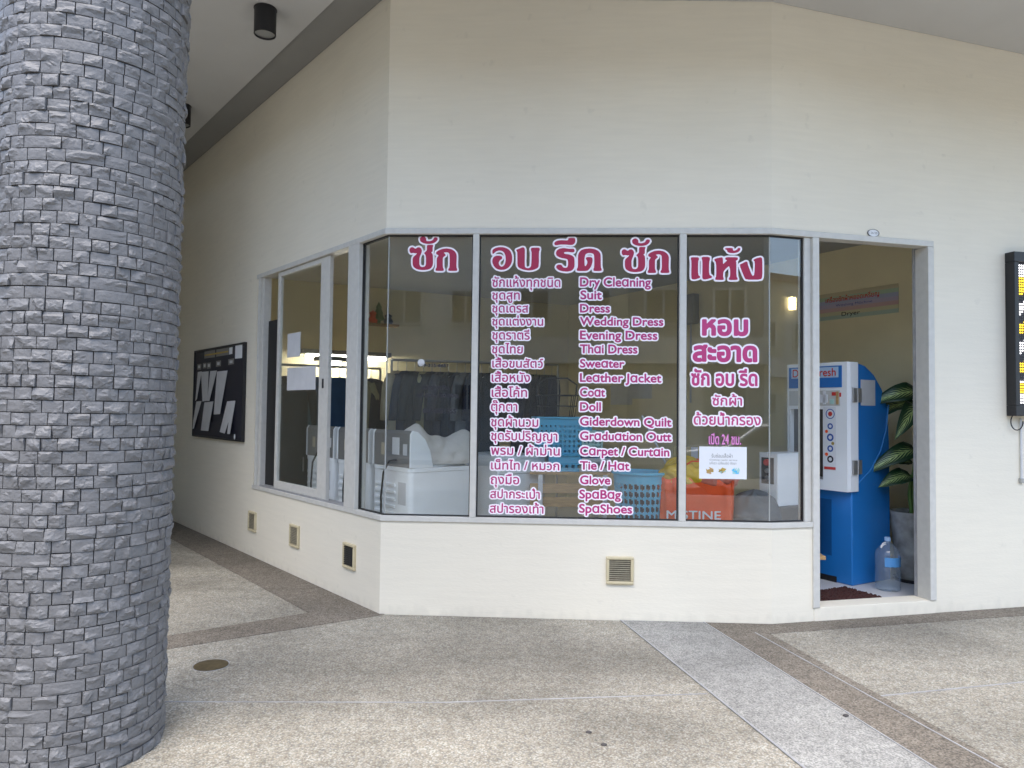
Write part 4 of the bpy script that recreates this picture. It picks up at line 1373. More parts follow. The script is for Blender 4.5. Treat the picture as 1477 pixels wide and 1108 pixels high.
def doormat():
    p = on_z(1206, 861, FZ)
    r = thing('doormat', 'dark brown shaggy mat lying just inside the doorway', 'mat', (p.x, p.y, FZ), ANG_C + R(12))
    nx, ny = 60, 40
    vs, fs = [], []
    rg = np.random.default_rng(3)
    for j in range(ny + 1):
        for i in range(nx + 1):
            e = min(i, nx - i, j, ny - j)
            vs.append(((i / nx - .5) * .62 + rg.normal(0, .003), (j / ny - .5) * .36 + rg.normal(0, .003), .0 if e == 0 else .014 + rg.normal(0, .004) + .01 * math.exp(-((i - 12) / 7) ** 2)))
    for j in range(ny):
        for i in range(nx):
            a = j * (nx + 1) + i
            fs.append((a, a + 1, a + nx + 2, a + nx + 1))
    m = MB(); m.add(vs, fs); m.build('pile', 'mat', r)
doormat()

# ------------------------------------------------------------------ things inside the shop
MT['beige_cl'] = mat('beige_cloth', (.48, .42, .30), .9, var=.08, vscale=9)
CL = {'navy': (.018, .022, .045), 'black': (.012, .012, .014), 'denim': (.05, .10, .18), 'grey': (.16, .165, .17), 'khaki': (.30, .28, .15), 'beige': (.44, .38, .26), 'teal': (.05, .12, .13), 'white': (.55, .55, .53)}
for k, c in CL.items():
    MT['cl_' + k] = mat(k + '_cloth', c, .9, var=.12, vscale=7)

def washer(corner, ang, label, wd=.60, dp=.62, ht=.96, con=.30, seed=0, group='white washing machines along the side window'):
    """seen from its back: local +X to the viewer's right, the origin at the middle of the back"""
    c, s_ = math.cos(ang), math.sin(ang)
    r = thing('washing_machine', label, 'washing machine', (corner[0] - c * wd / 2, corner[1] - s_ * wd / 2, FZ), ang, group)
    m = MB(); m.prism(rrect(wd, dp, .045, 5, 0, dp / 2), .02, ht - .035); m.build('body', 'white', r, smooth=True)
    m = MB(); m.prism(rrect(wd + .012, dp + .012, .05, 5, 0, dp / 2), ht - .034, ht); m.build('top_rim', 'white', r, smooth=True, bevel=.008)
    m = MB(); m.prism(rrect(wd - .10, dp - .26, .04, 5, 0, dp / 2 + .10), ht + .001, ht + .02); m.build('lid', 'white', r, smooth=True, bevel=.006)
    prof = [(.0, ht + .001), (.0, ht + con - .03), (.02, ht + con), (.07, ht + con - .01), (.13, ht + con - .07), (.18, ht + con * .45), (.21, ht + .001)]
    xf = Matrix(((0, 0, 1, 0), (1, 0, 0, 0), (0, 1, 0, 0), (0, 0, 0, 1)))
    m = MB(); m.prism(prof, -wd / 2 + .012, wd / 2 - .012, 0, xf); con_ = m.build('console', 'grey_pl', r, bevel=.006)
    for sx in (-1, 1):
        m = MB(); m.prism([(y + (.004 if y > .1 else -.004), z) for y, z in prof], min(sx * (wd / 2 - .011), sx * (wd / 2 + .008)), max(sx * (wd / 2 - .011), sx * (wd / 2 + .008)), 0, xf); m.build('end_cap', 'white', con_, bevel=.004)
    m = MB()
    for k in range(13):
        m.box(-wd / 2 + .05, wd / 2 - .22, -.012, .001, .10 + k * .058, .125 + k * .058)
    m.build('louvre_panel', 'white', r, bevel=.005)
    m = MB(); m.box(wd / 2 - .18, wd / 2 - .06, -.0012, .0003, ht - .30, ht - .12); m.build('rating_plate', 'paper_old', r)
    m = MB(); m.box(.02, .13, -.0035, -.0002, ht + .10, ht + .24); m.build('label', 'paper', con_)
    m = MB(); m.box(.19, .25, -.0035, -.0002, ht + .10, ht + .19); m.build('label', 'paper_old', con_)
    m = MB(); m.box(-.16, -.10, -.0035, -.0002, ht + .09, ht + .19); m.build('label', 'beige_cl', con_)
    m = MB(); m.tube([(.10, -.004, ht + .06), (.06, -.05, ht + .05), (.0, -.07, ht - .05), (-.05, -.06, ht - .25), (-.06, -.05, ht - .5), (-.06, -.04, .05)], .008, 8); m.build('power_cord', 'black', r, smooth=True)
    return r
c1 = Vector((-.80, 5.80))
washer(c1, ANG_A, 'white top loading washing machine with grey console, at the glass corner under the cloth bundle')
washer(c1 + dA * .68, ANG_A, 'white washing machine second from the glass corner, behind the window post')
washer(c1 + dA * 1.36, ANG_A, 'white washing machine behind the sliding sash with the taped papers')
d90 = Vector((-nA.x, -nA.y))
w4 = c1 + d90 * .86 - dA * .02
def dryer():
    a = math.atan2(d90.y, d90.x)
    r = thing('clothes_dryer', 'plain white box dryer behind the mullion, right of the cloth bundle', 'dryer', (w4.x + d90.x * .3, w4.y + d90.y * .3, FZ), a)
    m = MB(); m.prism(rrect(.56, .6, .03, 4, 0, .3), .02, 1.0); m.build('body', 'white', r, smooth=True, bevel=.006)
    m = MB(); m.prism(rrect(.57, .61, .03, 4, 0, .3), 1.001, 1.03); m.build('top', 'white', r, smooth=True, bevel=.006)
    m = MB(); m.box(.08, .22, -.004, .002, .74, .765); m.build('handle_slot', 'black', r)
    m = MB(); m.box(-.279, .279, -.002, .0015, .868, .872); m.build('panel_seam', 'grey_pl', r)
dryer()

def blob(name, m_, loc, rad, seed, rough=.18, seg=(64, 36), parent=None, flat=0.0, fold=0.0):
    rg = random.Random(seed)
    waves = [(rg.uniform(1, 4), rg.uniform(1, 4), rg.uniform(0, 6.28), rg.uniform(.3, 1)) for _ in range(7)]
    vs, fs = [], []
    nu, nv = seg
    for j in range(nv + 1):
        ph = math.pi * j / nv
        for i in range(nu):
            th = 2 * math.pi * i / nu
            k = 1 + rough * sum(a * math.sin(round(p) * th + c + q * ph * 1.3) for p, q, c, a in waves) / 3
            k += fold * abs(math.sin(3.5 * th + 2 * math.sin(ph * 2.3)))
            k += fold * .9 * (abs(math.sin(5.3 * th + 3.1 * ph + seed)) + abs(math.sin(7.7 * ph - 4 * th + 2 * seed)) - 1.2) * math.sin(ph) * .5
            x, y, z = math.sin(ph) * math.cos(th) * rad[0] * k, math.sin(ph) * math.sin(th) * rad[1] * k, math.cos(ph) * rad[2] * k
            vs.append((x, y, max(z, -rad[2] * (1 - flat))))
    for j in range(nv):
        for i in range(nu):
            i2 = (i + 1) % nu
            fs.append((j * nu + i, (j + 1) * nu + i, (j + 1) * nu + i2, j * nu + i2))
    mb = MB(); mb.add(vs, fs)
    o = mb.build(name, m_, parent, smooth=True, angle=180)
    o.location = loc
    return o
def bundle():
    # folded cloth sack with two peaks slumped on the machine
    a = ANG_A
    p = c1 + d90 * .38 + dA * .22
    nx, nz, rg = 46, 22, np.random.default_rng(8)
    vs, fs = [], []
    peak = lambda x: .19 + .135 * math.exp(-(abs(x + .19) / .15) ** 1.5) + .10 * math.exp(-(abs(x - .25) / .10) ** 1.7) + .010 * math.sin(23 * x) + .008 * math.sin(41 * x + 1)
    cr = [(rg.uniform(-30, 30), rg.uniform(8, 34), rg.uniform(0, 6.3), rg.uniform(.004, .011)) for _ in range(7)]
    for side in (-1, 1):
        for j in range(nz + 1):
            v = j / nz
            for i in range(nx + 1):
                x = -.34 + .68 * i / nx
                edge = max(0, 1 - (abs(x) / .345) ** 4)
                d = (.19 * (1 - v ** 1.5) ** .8) * edge ** .5 + .004
                z = peak(x) * v
                d += sum(am * abs(math.sin(kx * x + kz * z + ph)) for kx, kz, ph, am in cr) * edge * (1 - v ** 6) * (.4 + v)
                vs.append((x * (1 - .06 * v), side * d, z))
    off = (nx + 1) * (nz + 1)
    for q in range(2):
        for j in range(nz):
            for i in range(nx):
                k = q * off + j * (nx + 1) + i
                f_ = (k, k + 1, k + nx + 2, k + nx + 1)
                fs.append(f_ if q == 0 else tuple(reversed(f_)))
    for i in range(nx):                     # the crest where both sides meet
        k = nz * (nx + 1) + i
        fs.append((k, k + 1, off + k + 1, off + k))
    for j in range(nz):
        for i in (0, nx):
            k = j * (nx + 1) + i
            f_ = (k, k + nx + 1, off + k + nx + 1, off + k)
            fs.append(f_ if i == 0 else tuple(reversed(f_)))
    m = MB(); m.add(vs, fs)
    o = m.build('cloth_bundle', 'cotton', smooth=True, angle=70)
    o.location = (p.x, p.y, FZ + .962 + .02); o.rotation_euler = (0, 0, math.atan2(d90.y, d90.x) - .25)
    tag(o, 'off white cloth bundle with two peaks slumped on the corner washing machine', 'laundry')
bundle()

# clothes on rails
def garment_mesh(seed, kind):
    rg = random.Random(seed)
    n = 26
    L_ = {'shirt': .72, 'jacket': .78, 'dress': 1.05, 'jeans': .95}[kind]
    vs, fs = [], []
    prof = [(.0, .075, .05), (.03, .13, .045), (.07, .21, .05), (.14, .225, .065), (.3, .21, .07), (.6, .215, .075), (1.0, .225 if kind != 'dress' else .27, .085)]
    if kind == 'jeans': prof = [(.0, .19, .03), (.1, .195, .05), (.5, .175, .055), (1.0, .15, .06)]
    k0 = rg.uniform(0, 6)
    m = MB()
    rows = []
    for i in range(15):
        t = i / 14
        for a, b_ in zip(prof, prof[1:]):
            if a[0] <= t <= b_[0] + 1e-6:
                f_ = (t - a[0]) / (b_[0] - a[0]); w_, d_ = a[1] + f_ * (b_[1] - a[1]), a[2] + f_ * (b_[2] - a[2]); break
        row = []
        for k in range(n):
            th = 2 * math.pi * k / n
            fo = 1 + .22 * t * math.sin(5 * th + k0) + .12 * t * math.sin(8 * th + 2 * k0)
            row.append((w_ * math.cos(th), d_ * math.sin(th) * fo, -.09 - L_ * t))
        rows.append(row)
    for row in rows: vs += row
    for i in range(14):
        for k in range(n):
            k2 = (k + 1) % n
            fs.append((i * n + k, (i + 1) * n + k, (i + 1) * n + k2, i * n + k2))
    m.add(vs, fs)
    if kind in ('shirt', 'jacket'):
        for sx in (-1, 1):
            m.tube([(sx * .17, 0, -.15), (sx * .24, .01, -.28), (sx * .265, .02, -.48), (sx * .26, .03, -.64)], [.055, .06, .052, .048], 10)
    return m
def hang(p, rz, kind, colr, label, group, seed):
    r = thing('hanging_garment', label, 'garment', p, rz, group)
    garment_mesh(seed, kind).build('cloth', 'cl_' + colr, r, smooth=True, angle=120)
    m = MB(); m.tube([(.0, 0, -.09), (0, 0, .0), (.012, 0, .022), (.0, 0, .036), (-.018, 0, .03)], .003, 6); m.tube([(-.19, 0, -.15), (0, 0, -.08), (.19, 0, -.15)], .004, 6); m.build('hanger', 'steel', r)
def rail(p, q, z, label):
    mid = (p + q) / 2; L_ = (q - p).length; a = math.atan2((q - p).y, (q - p).x)
    r = thing('clothes_rail', label, 'clothes rail', (mid.x, mid.y, FZ), a)
    m = MB(); m.tube([(-L_ / 2, 0, z), (L_ / 2, 0, z)], .014, 10); m.build('bar', 'steel', r, smooth=True)
    for sx in (-1, 1):
        m = MB(); m.tube([(sx * L_ / 2, 0, .03), (sx * L_ / 2, 0, z)], .014, 10); m.tube([(sx * L_ / 2, -.25, .02), (sx * L_ / 2, .25, .02)], .014, 8); m.build('post', 'steel', r, smooth=True)
    return a
RA, RB = Vector((-1.35, 8.15)), Vector((.55, 8.75))
a = rail(RA, RB, 1.98, 'long steel clothes rail crowded with dark garments at the back of the shop')
kinds = ['jacket', 'shirt', 'jacket', 'dress', 'shirt', 'jacket', 'jacket', 'dress', 'jacket', 'shirt', 'jacket', 'dress', 'jacket', 'shirt', 'jacket', 'dress', 'jacket', 'jacket', 'shirt', 'jacket']
cols = ['beige', 'navy', 'black', 'khaki', 'black', 'navy', 'black', 'black', 'grey', 'navy', 'black', 'black', 'navy', 'black', 'teal', 'black', 'navy', 'black', 'black', 'navy']
used = {}
for i, (k, c) in enumerate(zip(kinds, cols)):
    t = (i + .7) / 20.5
    p = RA + (RB - RA) * t
    lab = {'black': 'black garment hanging among others on the long crowded rail', 'navy': 'navy garment hanging among others on the long crowded rail', 'grey': 'only grey jacket hanging on the long crowded rail', 'beige': 'beige jacket at the window end of the long crowded rail', 'khaki': 'khaki dress hanging on the long crowded rail', 'teal': 'dull teal jacket hanging on the long crowded rail'}[c]
    hang((p.x, p.y, FZ + 1.98 - .014 - .02), a + R(90) - .5 + random.uniform(-.25, .25), k, c, lab, 'garments on the long rail', 100 + i)
RA, RB = Vector((-2.55, 7.95)), Vector((-1.55, 8.55))
a = rail(RA, RB, 1.90, 'short steel clothes rail seen through the open side window')
for i, (k, c, lab) in enumerate((('jacket', 'black', 'black jacket at the left end of the short rail'), ('jacket', 'teal', 'dark teal jacket behind the taped papers on the sash'), ('jeans', 'denim', 'blue denim trousers hanging in the open half of the side window'), ('jacket', 'denim', 'denim jacket hanging next to the blue denim trousers'), ('shirt', 'khaki', 'khaki shirt on the short rail beside the denim jacket'), ('jacket', 'navy', 'navy jacket hanging at the right end of the short rail'))):
    p = RA + (RB - RA) * (i + .6) / 6.2
    hang((p.x, p.y, FZ + 1.90 - .034), a + random.uniform(-.35, .35), k, c, lab, None, 200 + i)

def cabinet():
    p = rA + (Vector((.87, .5)) * 1.25) + Vector((RWd.x, RWd.y)) * -.32
    r = thing('storage_cabinet', 'low dark cabinet standing under the short clothes rail', 'cabinet', (p.x, p.y, FZ), math.atan2(.5, .87))
    m = MB(); m.box(-.95, .95, -.22, .22, .06, 1.12); m.build('carcass', 'grey_pl', r, bevel=.006)
    for k in range(4):
        m = MB(); m.box(-.94 + k * .47, -.94 + k * .47 + .462, -.242, -.2205, .08, 1.09); d_ = m.build('door', 'black', r, bevel=.004)
        m = MB(); m.box(-.94 + k * .47 + .40, -.94 + k * .47 + .415, -.262, -.2422, .62, .80); m.build('handle', 'steel', d_)
    m = MB(); m.box(-.93, .93, -.2, .2, 0, .0598); m.build('plinth', 'black', r)
cabinet()

# end wall: shelf with ornaments, tube lamp, picture
nE = Vector((RWd.x, RWd.y)) * -1
angE = math.atan2(-RWn.y, -RWn.x)
def onE(px, py, d=0.0):
    q_ = rA + nE * d
    return on_wall(px, py, q_, nE)
q0, q1 = onE(500, 468), onE(568, 468)
mid = (q0 + q1) / 2; L_ = (q1 - q0).length
m = MB(); m.box(-L_ / 2, L_ / 2, -.22, -.001, -.03, 0)
o = m.build('wall_shelf', 'wood'); o.location = mid; o.rotation_euler = (0, 0, angE); tag(o, 'short wooden shelf of ornaments high on the back wall', 'shelf')
for px, h_, m_, lab in ((524, .22, 'wood', 'squat brown ornament at one end of the high shelf'), (538, .19, 'orange', 'small reddish ornament on the high shelf'), (546, .32, 'stem', 'small dark green tree ornament standing on the high shelf'), (560, .16, 'grey_pl', 'little grey ornament at the other end of the high shelf')):
    p = onE(px, 468, .11); 
    m = MB()
    if m_ == 'stem':
        m.lathe([(.03, 0), (.03, .05), (.09, .06), (.05, .15), (.065, .15), (.03, .23), (.045, .23), (.0, h_)], 14)
    else:
        m.lathe([(.05, 0), (.07, h_ * .3), (.04, h_ * .6), (.055, h_ * .8), (.0, h_)], 14)
    o = m.build('ornament', m_, smooth=True); o.location = (p.x, p.y, mid.z); tag(o, lab, 'ornament')
def tube_lamp(xa, ya, xb, yb, d, label):
    p0, p1 = onE(xa, ya, d), onE(xb, yb, d)
    mid = (p0 + p1) / 2; L_ = math.hypot(p1.x - p0.x, p1.y - p0.y)
    r = thing('tube_lamp', label, 'lamp', mid, angE, 'lit tube lamps at the back')
    m = MB(); m.box(-L_ / 2 - .05, L_ / 2 + .05, -.10, .12, .03, .085); m.build('hood', 'grey_pl', r, bevel=.004)
    m = MB(); m.tube([(-L_ / 2, 0, 0), (L_ / 2, 0, 0)], .017, 12); m.build('tube', 'tube', r, smooth=True)
    m = MB()
    for sx in (-1, 1):
        m.box(sx * (L_ / 2 + .004) - .01, sx * (L_ / 2 + .004) + .01, -.016, .016, -.02, .03)
    m.build('tube_holders', 'white', r)
tube_lamp(440, 514, 556, 518, .35, 'brighter lit white tube lamp spanning the side window at the back')
tube_lamp(462, 524, 492, 525, 1.2, 'short lit tube lamp just below the long one')
q0 = onE(446, 448)
r = thing('framed_picture', 'tall framed golden picture high on the back wall', 'picture', (q0.x, q0.y, q0.z), angE)
m = MB(); m.box(-.13, .13, -.012, -.001, -.32, .32); m.build('print', 'gold', r)
m = MB()
for (x0, x1, z0, z1) in ((-.17, .17, .321, .36), (-.17, .17, -.36, -.321), (-.17, -.131, -.3208, .3208), (.131, .17, -.3208, .3208)): m.box(x0, x1, -.025, -.001, z0, z1)
m.build('frame', 'wood', r, bevel=.004)

# right-hand inner wall: papers, switch box
angR = math.atan2(-RWd.y, -RWd.x)
def onR(px, py, d=0.0):
    q_ = RW0 + RWn * d
    return on_wall(px, py, q_, RWn)
for i, (xa, ya, xb, yb, lab) in enumerate(((881, 556, 912, 584, 'lower pale paper pinned on the inner wall behind the English list'), (908, 550, 940, 575, 'higher pale paper pinned on the inner wall behind the English list'))):
    p0, p1 = onR(xa, ya), onR(xb, yb)
    m = MB(); m.box(0, math.hypot(p1.x - p0.x, p1.y - p0.y), -.002 - .001 * i, -.0006, 0, abs(p0.z - p1.z))
    o = m.build('paper_notice', 'paper_old'); o.location = (p0.x, p0.y, min(p0.z, p1.z)); o.rotation_euler = (0, 0, angR); tag(o, lab, 'notice')
p = onR(999, 447)
r = thing('switch_box', 'grey electrical switch box high on the inner wall', 'switch box', p, angR)
m = MB(); m.box(-.12, .12, -.11, 0, -.19, .19); m.build('cabinet', 'steel', r, bevel=.01)
m = MB(); m.box(-.10, .10, -.118, -.1102, -.16, .16); m.build('door', 'steel', r, bevel=.006)
m = MB(); m.tube([(.0, -.03, -.191), (.0, -.03, -1.2)], .012, 8); m.build('conduit', 'paper_old', r, smooth=True)

# low bench, slatted rack, baskets, bag, coin washer
def lattice(mb, n_u, n_z, f, hole, mi=0):
    """wall of n_u x n_z cells on the surface f(u, v); hole(i, j) leaves a cell out"""
    idx = {}
    def v_(i, j):
        if (i, j) not in idx:
            idx[(i, j)] = len(mb.v); mb.v.append(tuple(f(i / n_u, j / n_z)))
        return idx[(i, j)]
    for j in range(n_z):
        for i in range(n_u):
            if hole(i, j): continue
            mb.f.append((v_(i, j), v_(i + 1, j), v_(i + 1, j + 1), v_(i, j + 1))); mb.m.append(mi)
def crate_basket(p, rz, wx, wy, h_, m_, label, cell=.024, group=None):
    r = thing('plastic_basket', label, 'basket', p, rz, group)
    m = MB()
    per = [(-wx / 2, -wy / 2), (wx / 2, -wy / 2), (wx / 2, wy / 2), (-wx / 2, wy / 2), (-wx / 2, -wy / 2)]
    for k in range(4):
        (xa, ya), (xb, yb) = per[k], per[k + 1]
        L_ = math.hypot(xb - xa, yb - ya)
        nu = int(L_ / cell) // 2 * 2 + 1; nz = max(int(h_ / cell) // 2 * 2 + 1, 5)
        def f(u, v, xa=xa, ya=ya, xb=xb, yb=yb):
            t = .93 + .07 * v
            return ((xa + (xb - xa) * u) * t, (ya + (yb - ya) * u) * t, h_ * v)
        lattice(m, nu, nz, f, lambda i, j, nu=nu, nz=nz: i % 2 == 1 and j % 2 == 1 and j < nz - 2)
    o = m.build('basket_wall', m_, r); so = o.modifiers.new('t', 'SOLIDIFY'); so.thickness = .004
    m = MB(); m.box(-wx * .464, wx * .464, -wy * .464, wy * .464, .001, .006); m.build('basket_floor', m_, r)
    m = MB()
    q = rrect(wx + .02, wy + .02, .02, 3)
    m.tube([(x, y, h_) for x, y in q + [q[0]]], .010, 8, caps=False); m.build('rim', m_, r, smooth=True)
    return r
bench_c = Vector((1.62, 6.0))
r = thing('low_bench', 'low wooden bench inside under the front window sill', 'bench', (bench_c.x, bench_c.y, FZ), ANG_B)
m = MB()
for k in range(4): m.box(-.85, .85, -.26 + k * .132, -.26 + k * .132 + .12, .30, .33)
m.build('bench_top', 'wood', r, bevel=.004)
for sx in (-1, 1):
    for sy in (-1, 1):
        m = MB(); m.box(sx * .78 - .025, sx * .78 + .025, sy * .2 - .025, sy * .2 + .025, 0, .2995); m.build('leg', 'wood', r, bevel=.003)
BZ = FZ + .332
# slatted rack
p = at_depth(818, 700, 6.75)
r = thing('slatted_rack', 'pale wooden slatted rack with white posts under the blue baskets', 'rack', (p.x, p.y, FZ), .05)
for (z, n_) in ((.885, 5), (.72, 4), (.60, 4), (.30, 4)):
    m = MB()
    for k in range(n_):
        y0 = -.22 + k * .44 / n_
        m.box(-.36, .36, y0, y0 + .44 / n_ - .012, z - .022, z)
    if z < .8: m.box(-.36, .36, -.226, -.2205, z - .022, z + .065)
    m.build('shelf', 'wood', r, bevel=.003)
for sx in (-.27, .31):
    for sy in (-.245, .235):
        m = MB(); m.box(sx - .02, sx + .02, sy - .012, sy + .01, 0, .862); m.build('post', 'paper', r, bevel=.003)
zt = FZ + .886
crate_basket((p.x + .03, p.y, zt), .05, .44, .34, .15, 'cyan', 'shallow blue basket standing on the slatted rack beneath the deeper one', .03)
crate_basket((p.x - .05, p.y + .02, zt + .152), .1, .50, .36, .33, 'cyan', 'deep blue perforated basket on top of the shallow one', .021)
crate_basket((p.x + .20, p.y - .02, zt + .163), .1, .20, .28, .20, 'mint', 'pale mint basket nested inside the deep blue basket', .017)
r = thing('wire_basket', 'black wire basket perched above the deep blue basket', 'basket', (p.x - .10, p.y + .05, zt + .49), .1)
m = MB()
for z, k in ((0, .85), (.1, .93), (.2, 1.0)):
    q = rrect(.36 * k, .28 * k, .03, 3); m.tube([(x, y, z) for x, y in q + [q[0]]], .006, 6, caps=False)
q = rrect(.36, .28, .03, 3)
for (x, y) in q[::2]: m.tube([(x * .85, y * .85, 0), (x, y, .2)], .004, 6)
m.build('wires', 'black', r, smooth=True)
m = MB(); m.tube([(-.18, 0, .2), (-.19, 0, .30), (-.10, 0, .36), (.10, 0, .36), (.19, 0, .30), (.18, 0, .2)], .008, 8); m.build('handle', 'black', r, smooth=True)

def hamper():
    p = at_depth(923, 720, 6.05)
    r = thing('laundry_hamper', 'round blue plastic hamper with rows of scalloped holes', 'hamper', (p.x, p.y, BZ))
    H = .60
    rad = lambda v: .178 + .042 * v
    m = MB()
    nu, nz = 112, 60
    rowh, colw = 6, 4
    def hole(i, j):
        if j < 5 or j >= 53: return False
        a, b_ = i % colw, (j - 5) % rowh
        return (a in (1, 2, 3) and 1 <= b_ <= 3) or (a in (2,) and b_ == 0) or (a in (1, 2) and b_ == 4)
    lattice(m, nu, nz, lambda u, v: (rad(v) * math.cos(2 * math.pi * u), rad(v) * math.sin(2 * math.pi * u), H * v), hole)
    o = m.build('basket_wall', 'cyan', r); so = o.modifiers.new('t', 'SOLIDIFY'); so.thickness = .005
    m = MB(); q = [(.226 * math.cos(t), .226 * math.sin(t), H) for t in [k * math.pi / 24 for k in range(49)]]
    m.tube(q, .012, 8, caps=False); m.build('rim', MT['cyan'], r, smooth=True)
    m = MB(); m.lathe([(0, .002), (.176, .002), (.176, .008), (0, .008)], 30); m.build('basket_floor', 'cyan', r)
    m = MB(); m.lathe([(0, .02), (.165, .02), (.18, .46), (.12, .5), (0, .49)], 24); o = m.build('laundry', 'cl_navy', smooth=True); o.location = (p.x, p.y, BZ); tag(o, 'dark laundry filling the round blue hamper', 'laundry')
hamper()

def orange_bag():
    p0, p1 = at_depth(953, 742, 5.84), at_depth(1063, 742, 5.84)
    cx = (p0.x + p1.x) / 2; wd = p1.x - p0.x
    H = 1.5 - .092 * 5.84 - BZ - .01
    r = thing('shopping_bag', 'large orange shopping bag with white lettering by the front glass', 'bag', (cx, 5.84 + .16, BZ), ANG_B)
    n, rows = 64, 14
    vs, fs = [], []
    rg = random.Random(5)
    def lip(t): return H * (1 + .035 * math.sin(3 * t + 1) + .03 * math.sin(7 * t))
    for j in range(rows + 1):
        v = j / rows
        for i in range(n):
            t = 2 * math.pi * i / n
            ct, st = math.cos(t), math.sin(t)
            x = wd / 2 * abs(ct) ** .35 * (1 if ct >= 0 else -1) * (.96 + .04 * v)
            y = .16 * abs(st) ** .45 * (1 if st >= 0 else -1) * (1 + .04 * math.sin(9 * x / wd + v * 4))
            w_ = .006 * math.sin(11 * t + 5 * v) + .005 * math.sin(17 * t - 3 * v)
            if st < -.6 and v < .75: w_ *= .25
            vs.append((x + w_, y + w_, lip(t) * v))
    for j in range(rows):
        for i in range(n):
            i2 = (i + 1) % n
            fs.append((j * n + i, j * n + i2, (j + 1) * n + i2, (j + 1) * n + i))
    fs.append(tuple(reversed(range(n))))
    m = MB(); m.add(vs, fs)
    o = m.build('bag_body', 'orange', r, smooth=True, angle=180); so = o.modifiers.new('t', 'SOLIDIFY'); so.thickness = .002
    zt_ = 1.5 - (739 - 597) / 1050 * 5.84 - BZ; zb_ = 1.5 - (750.5 - 597) / 1050 * 5.84 - BZ
    X = lambda px: at_depth(px, 742, 5.84).x - cx
    m = MB(); plain_text(m, 'MISTINE', X(963), X(1040), zb_, zt_, 'M', -.176, 0, .0015); m.build('lettering', 'paper', r)
    for sy in (-.14, .12):
        m = MB(); m.tube([(-.13, sy, H * .95), (-.12, sy, H + .10), (-.05, sy - .02, H + .15), (.05, sy - .02, H + .15), (.12, sy, H + .10), (.13, sy, H * .95)], .007, 6); m.build('handle', 'orange', r, smooth=True)
    o = blob('film_bag', 'yellow', (cx - .10, 5.95, BZ + H + .03), (.17, .12, .13), 3, .22, fold=.12); tag(o, 'crumpled yellow plastic stuffed in the top of the orange bag', 'plastic bag')
    o = blob('film_bag', mat('salmon_film', (.62, .18, .12), .4, var=.1, vscale=8, bump=.3, bscale=12), (cx + .15, 5.99, BZ + H - .01), (.20, .14, .09), 9, .2, fold=.1); tag(o, 'salmon pink plastic sticking out of the orange bag', 'plastic bag')
orange_bag()
p = at_depth(1082, 720, 6.0)
o = blob('laundry_sack', 'cl_grey', (p.x + .03, 6.02, BZ + .20), (.21, .20, .25), 21, .12, flat=.25, fold=.05); tag(o, 'slumped dark grey laundry sack beside the orange bag', 'sack')

r = thing('coin_washer', 'dark bodied washer topped by a white coin box with a red knob', 'washing machine', (2.16, 6.18, FZ), R(-60))
m = MB(); m.prism(rrect(.34, .5, .03, 4, 0, .22), .0, .66); m.build('body', 'grey_pl', r, smooth=True, bevel=.006)
m = MB(); m.prism(rrect(.20, .40, .012, 3, .02, .20), .661, 1.10); m.build('coin_box', 'white', r, smooth=True, bevel=.006)
m = MB(); m.box(-.05, .08, -.004, .001, .84, 1.06); m.build('control_panel', 'black', r, bevel=.003)
m = MB(); m.lathe([(.028, 0), (.026, .02), (.0, .022)], 18, xf=Matrix.Translation((.015, -.004, 1.02)) @ Matrix.Rotation(R(90), 4, 'X')); m.build('red_knob', 'ink_red', r, smooth=True)
for z in (.95, .89):
    m = MB(); m.lathe([(.02, 0), (.018, .015), (.0, .017)], 18, xf=Matrix.Translation((.015, -.004, z)) @ Matrix.Rotation(R(90), 4, 'X')); m.build('knob', 'steel', r, smooth=True)
r = thing('mop', 'thin pale mop handle leaning behind the round hamper', 'mop', at_depth(1035, 735, 6.55).xy.to_3d() + Vector((0, 0, FZ)))
a_ = at_depth(926, 600, 7.0) - r.location
m = MB(); m.tube([(0, 0, .06), a_], .010, 10); m.build('handle', 'paper', r, smooth=True)
m = MB(); m.lathe([(0, .0), (.11, .0), (.09, .05), (.02, .09), (0, .09)], 16); m.build('mop_head', 'cotton', r, smooth=True)

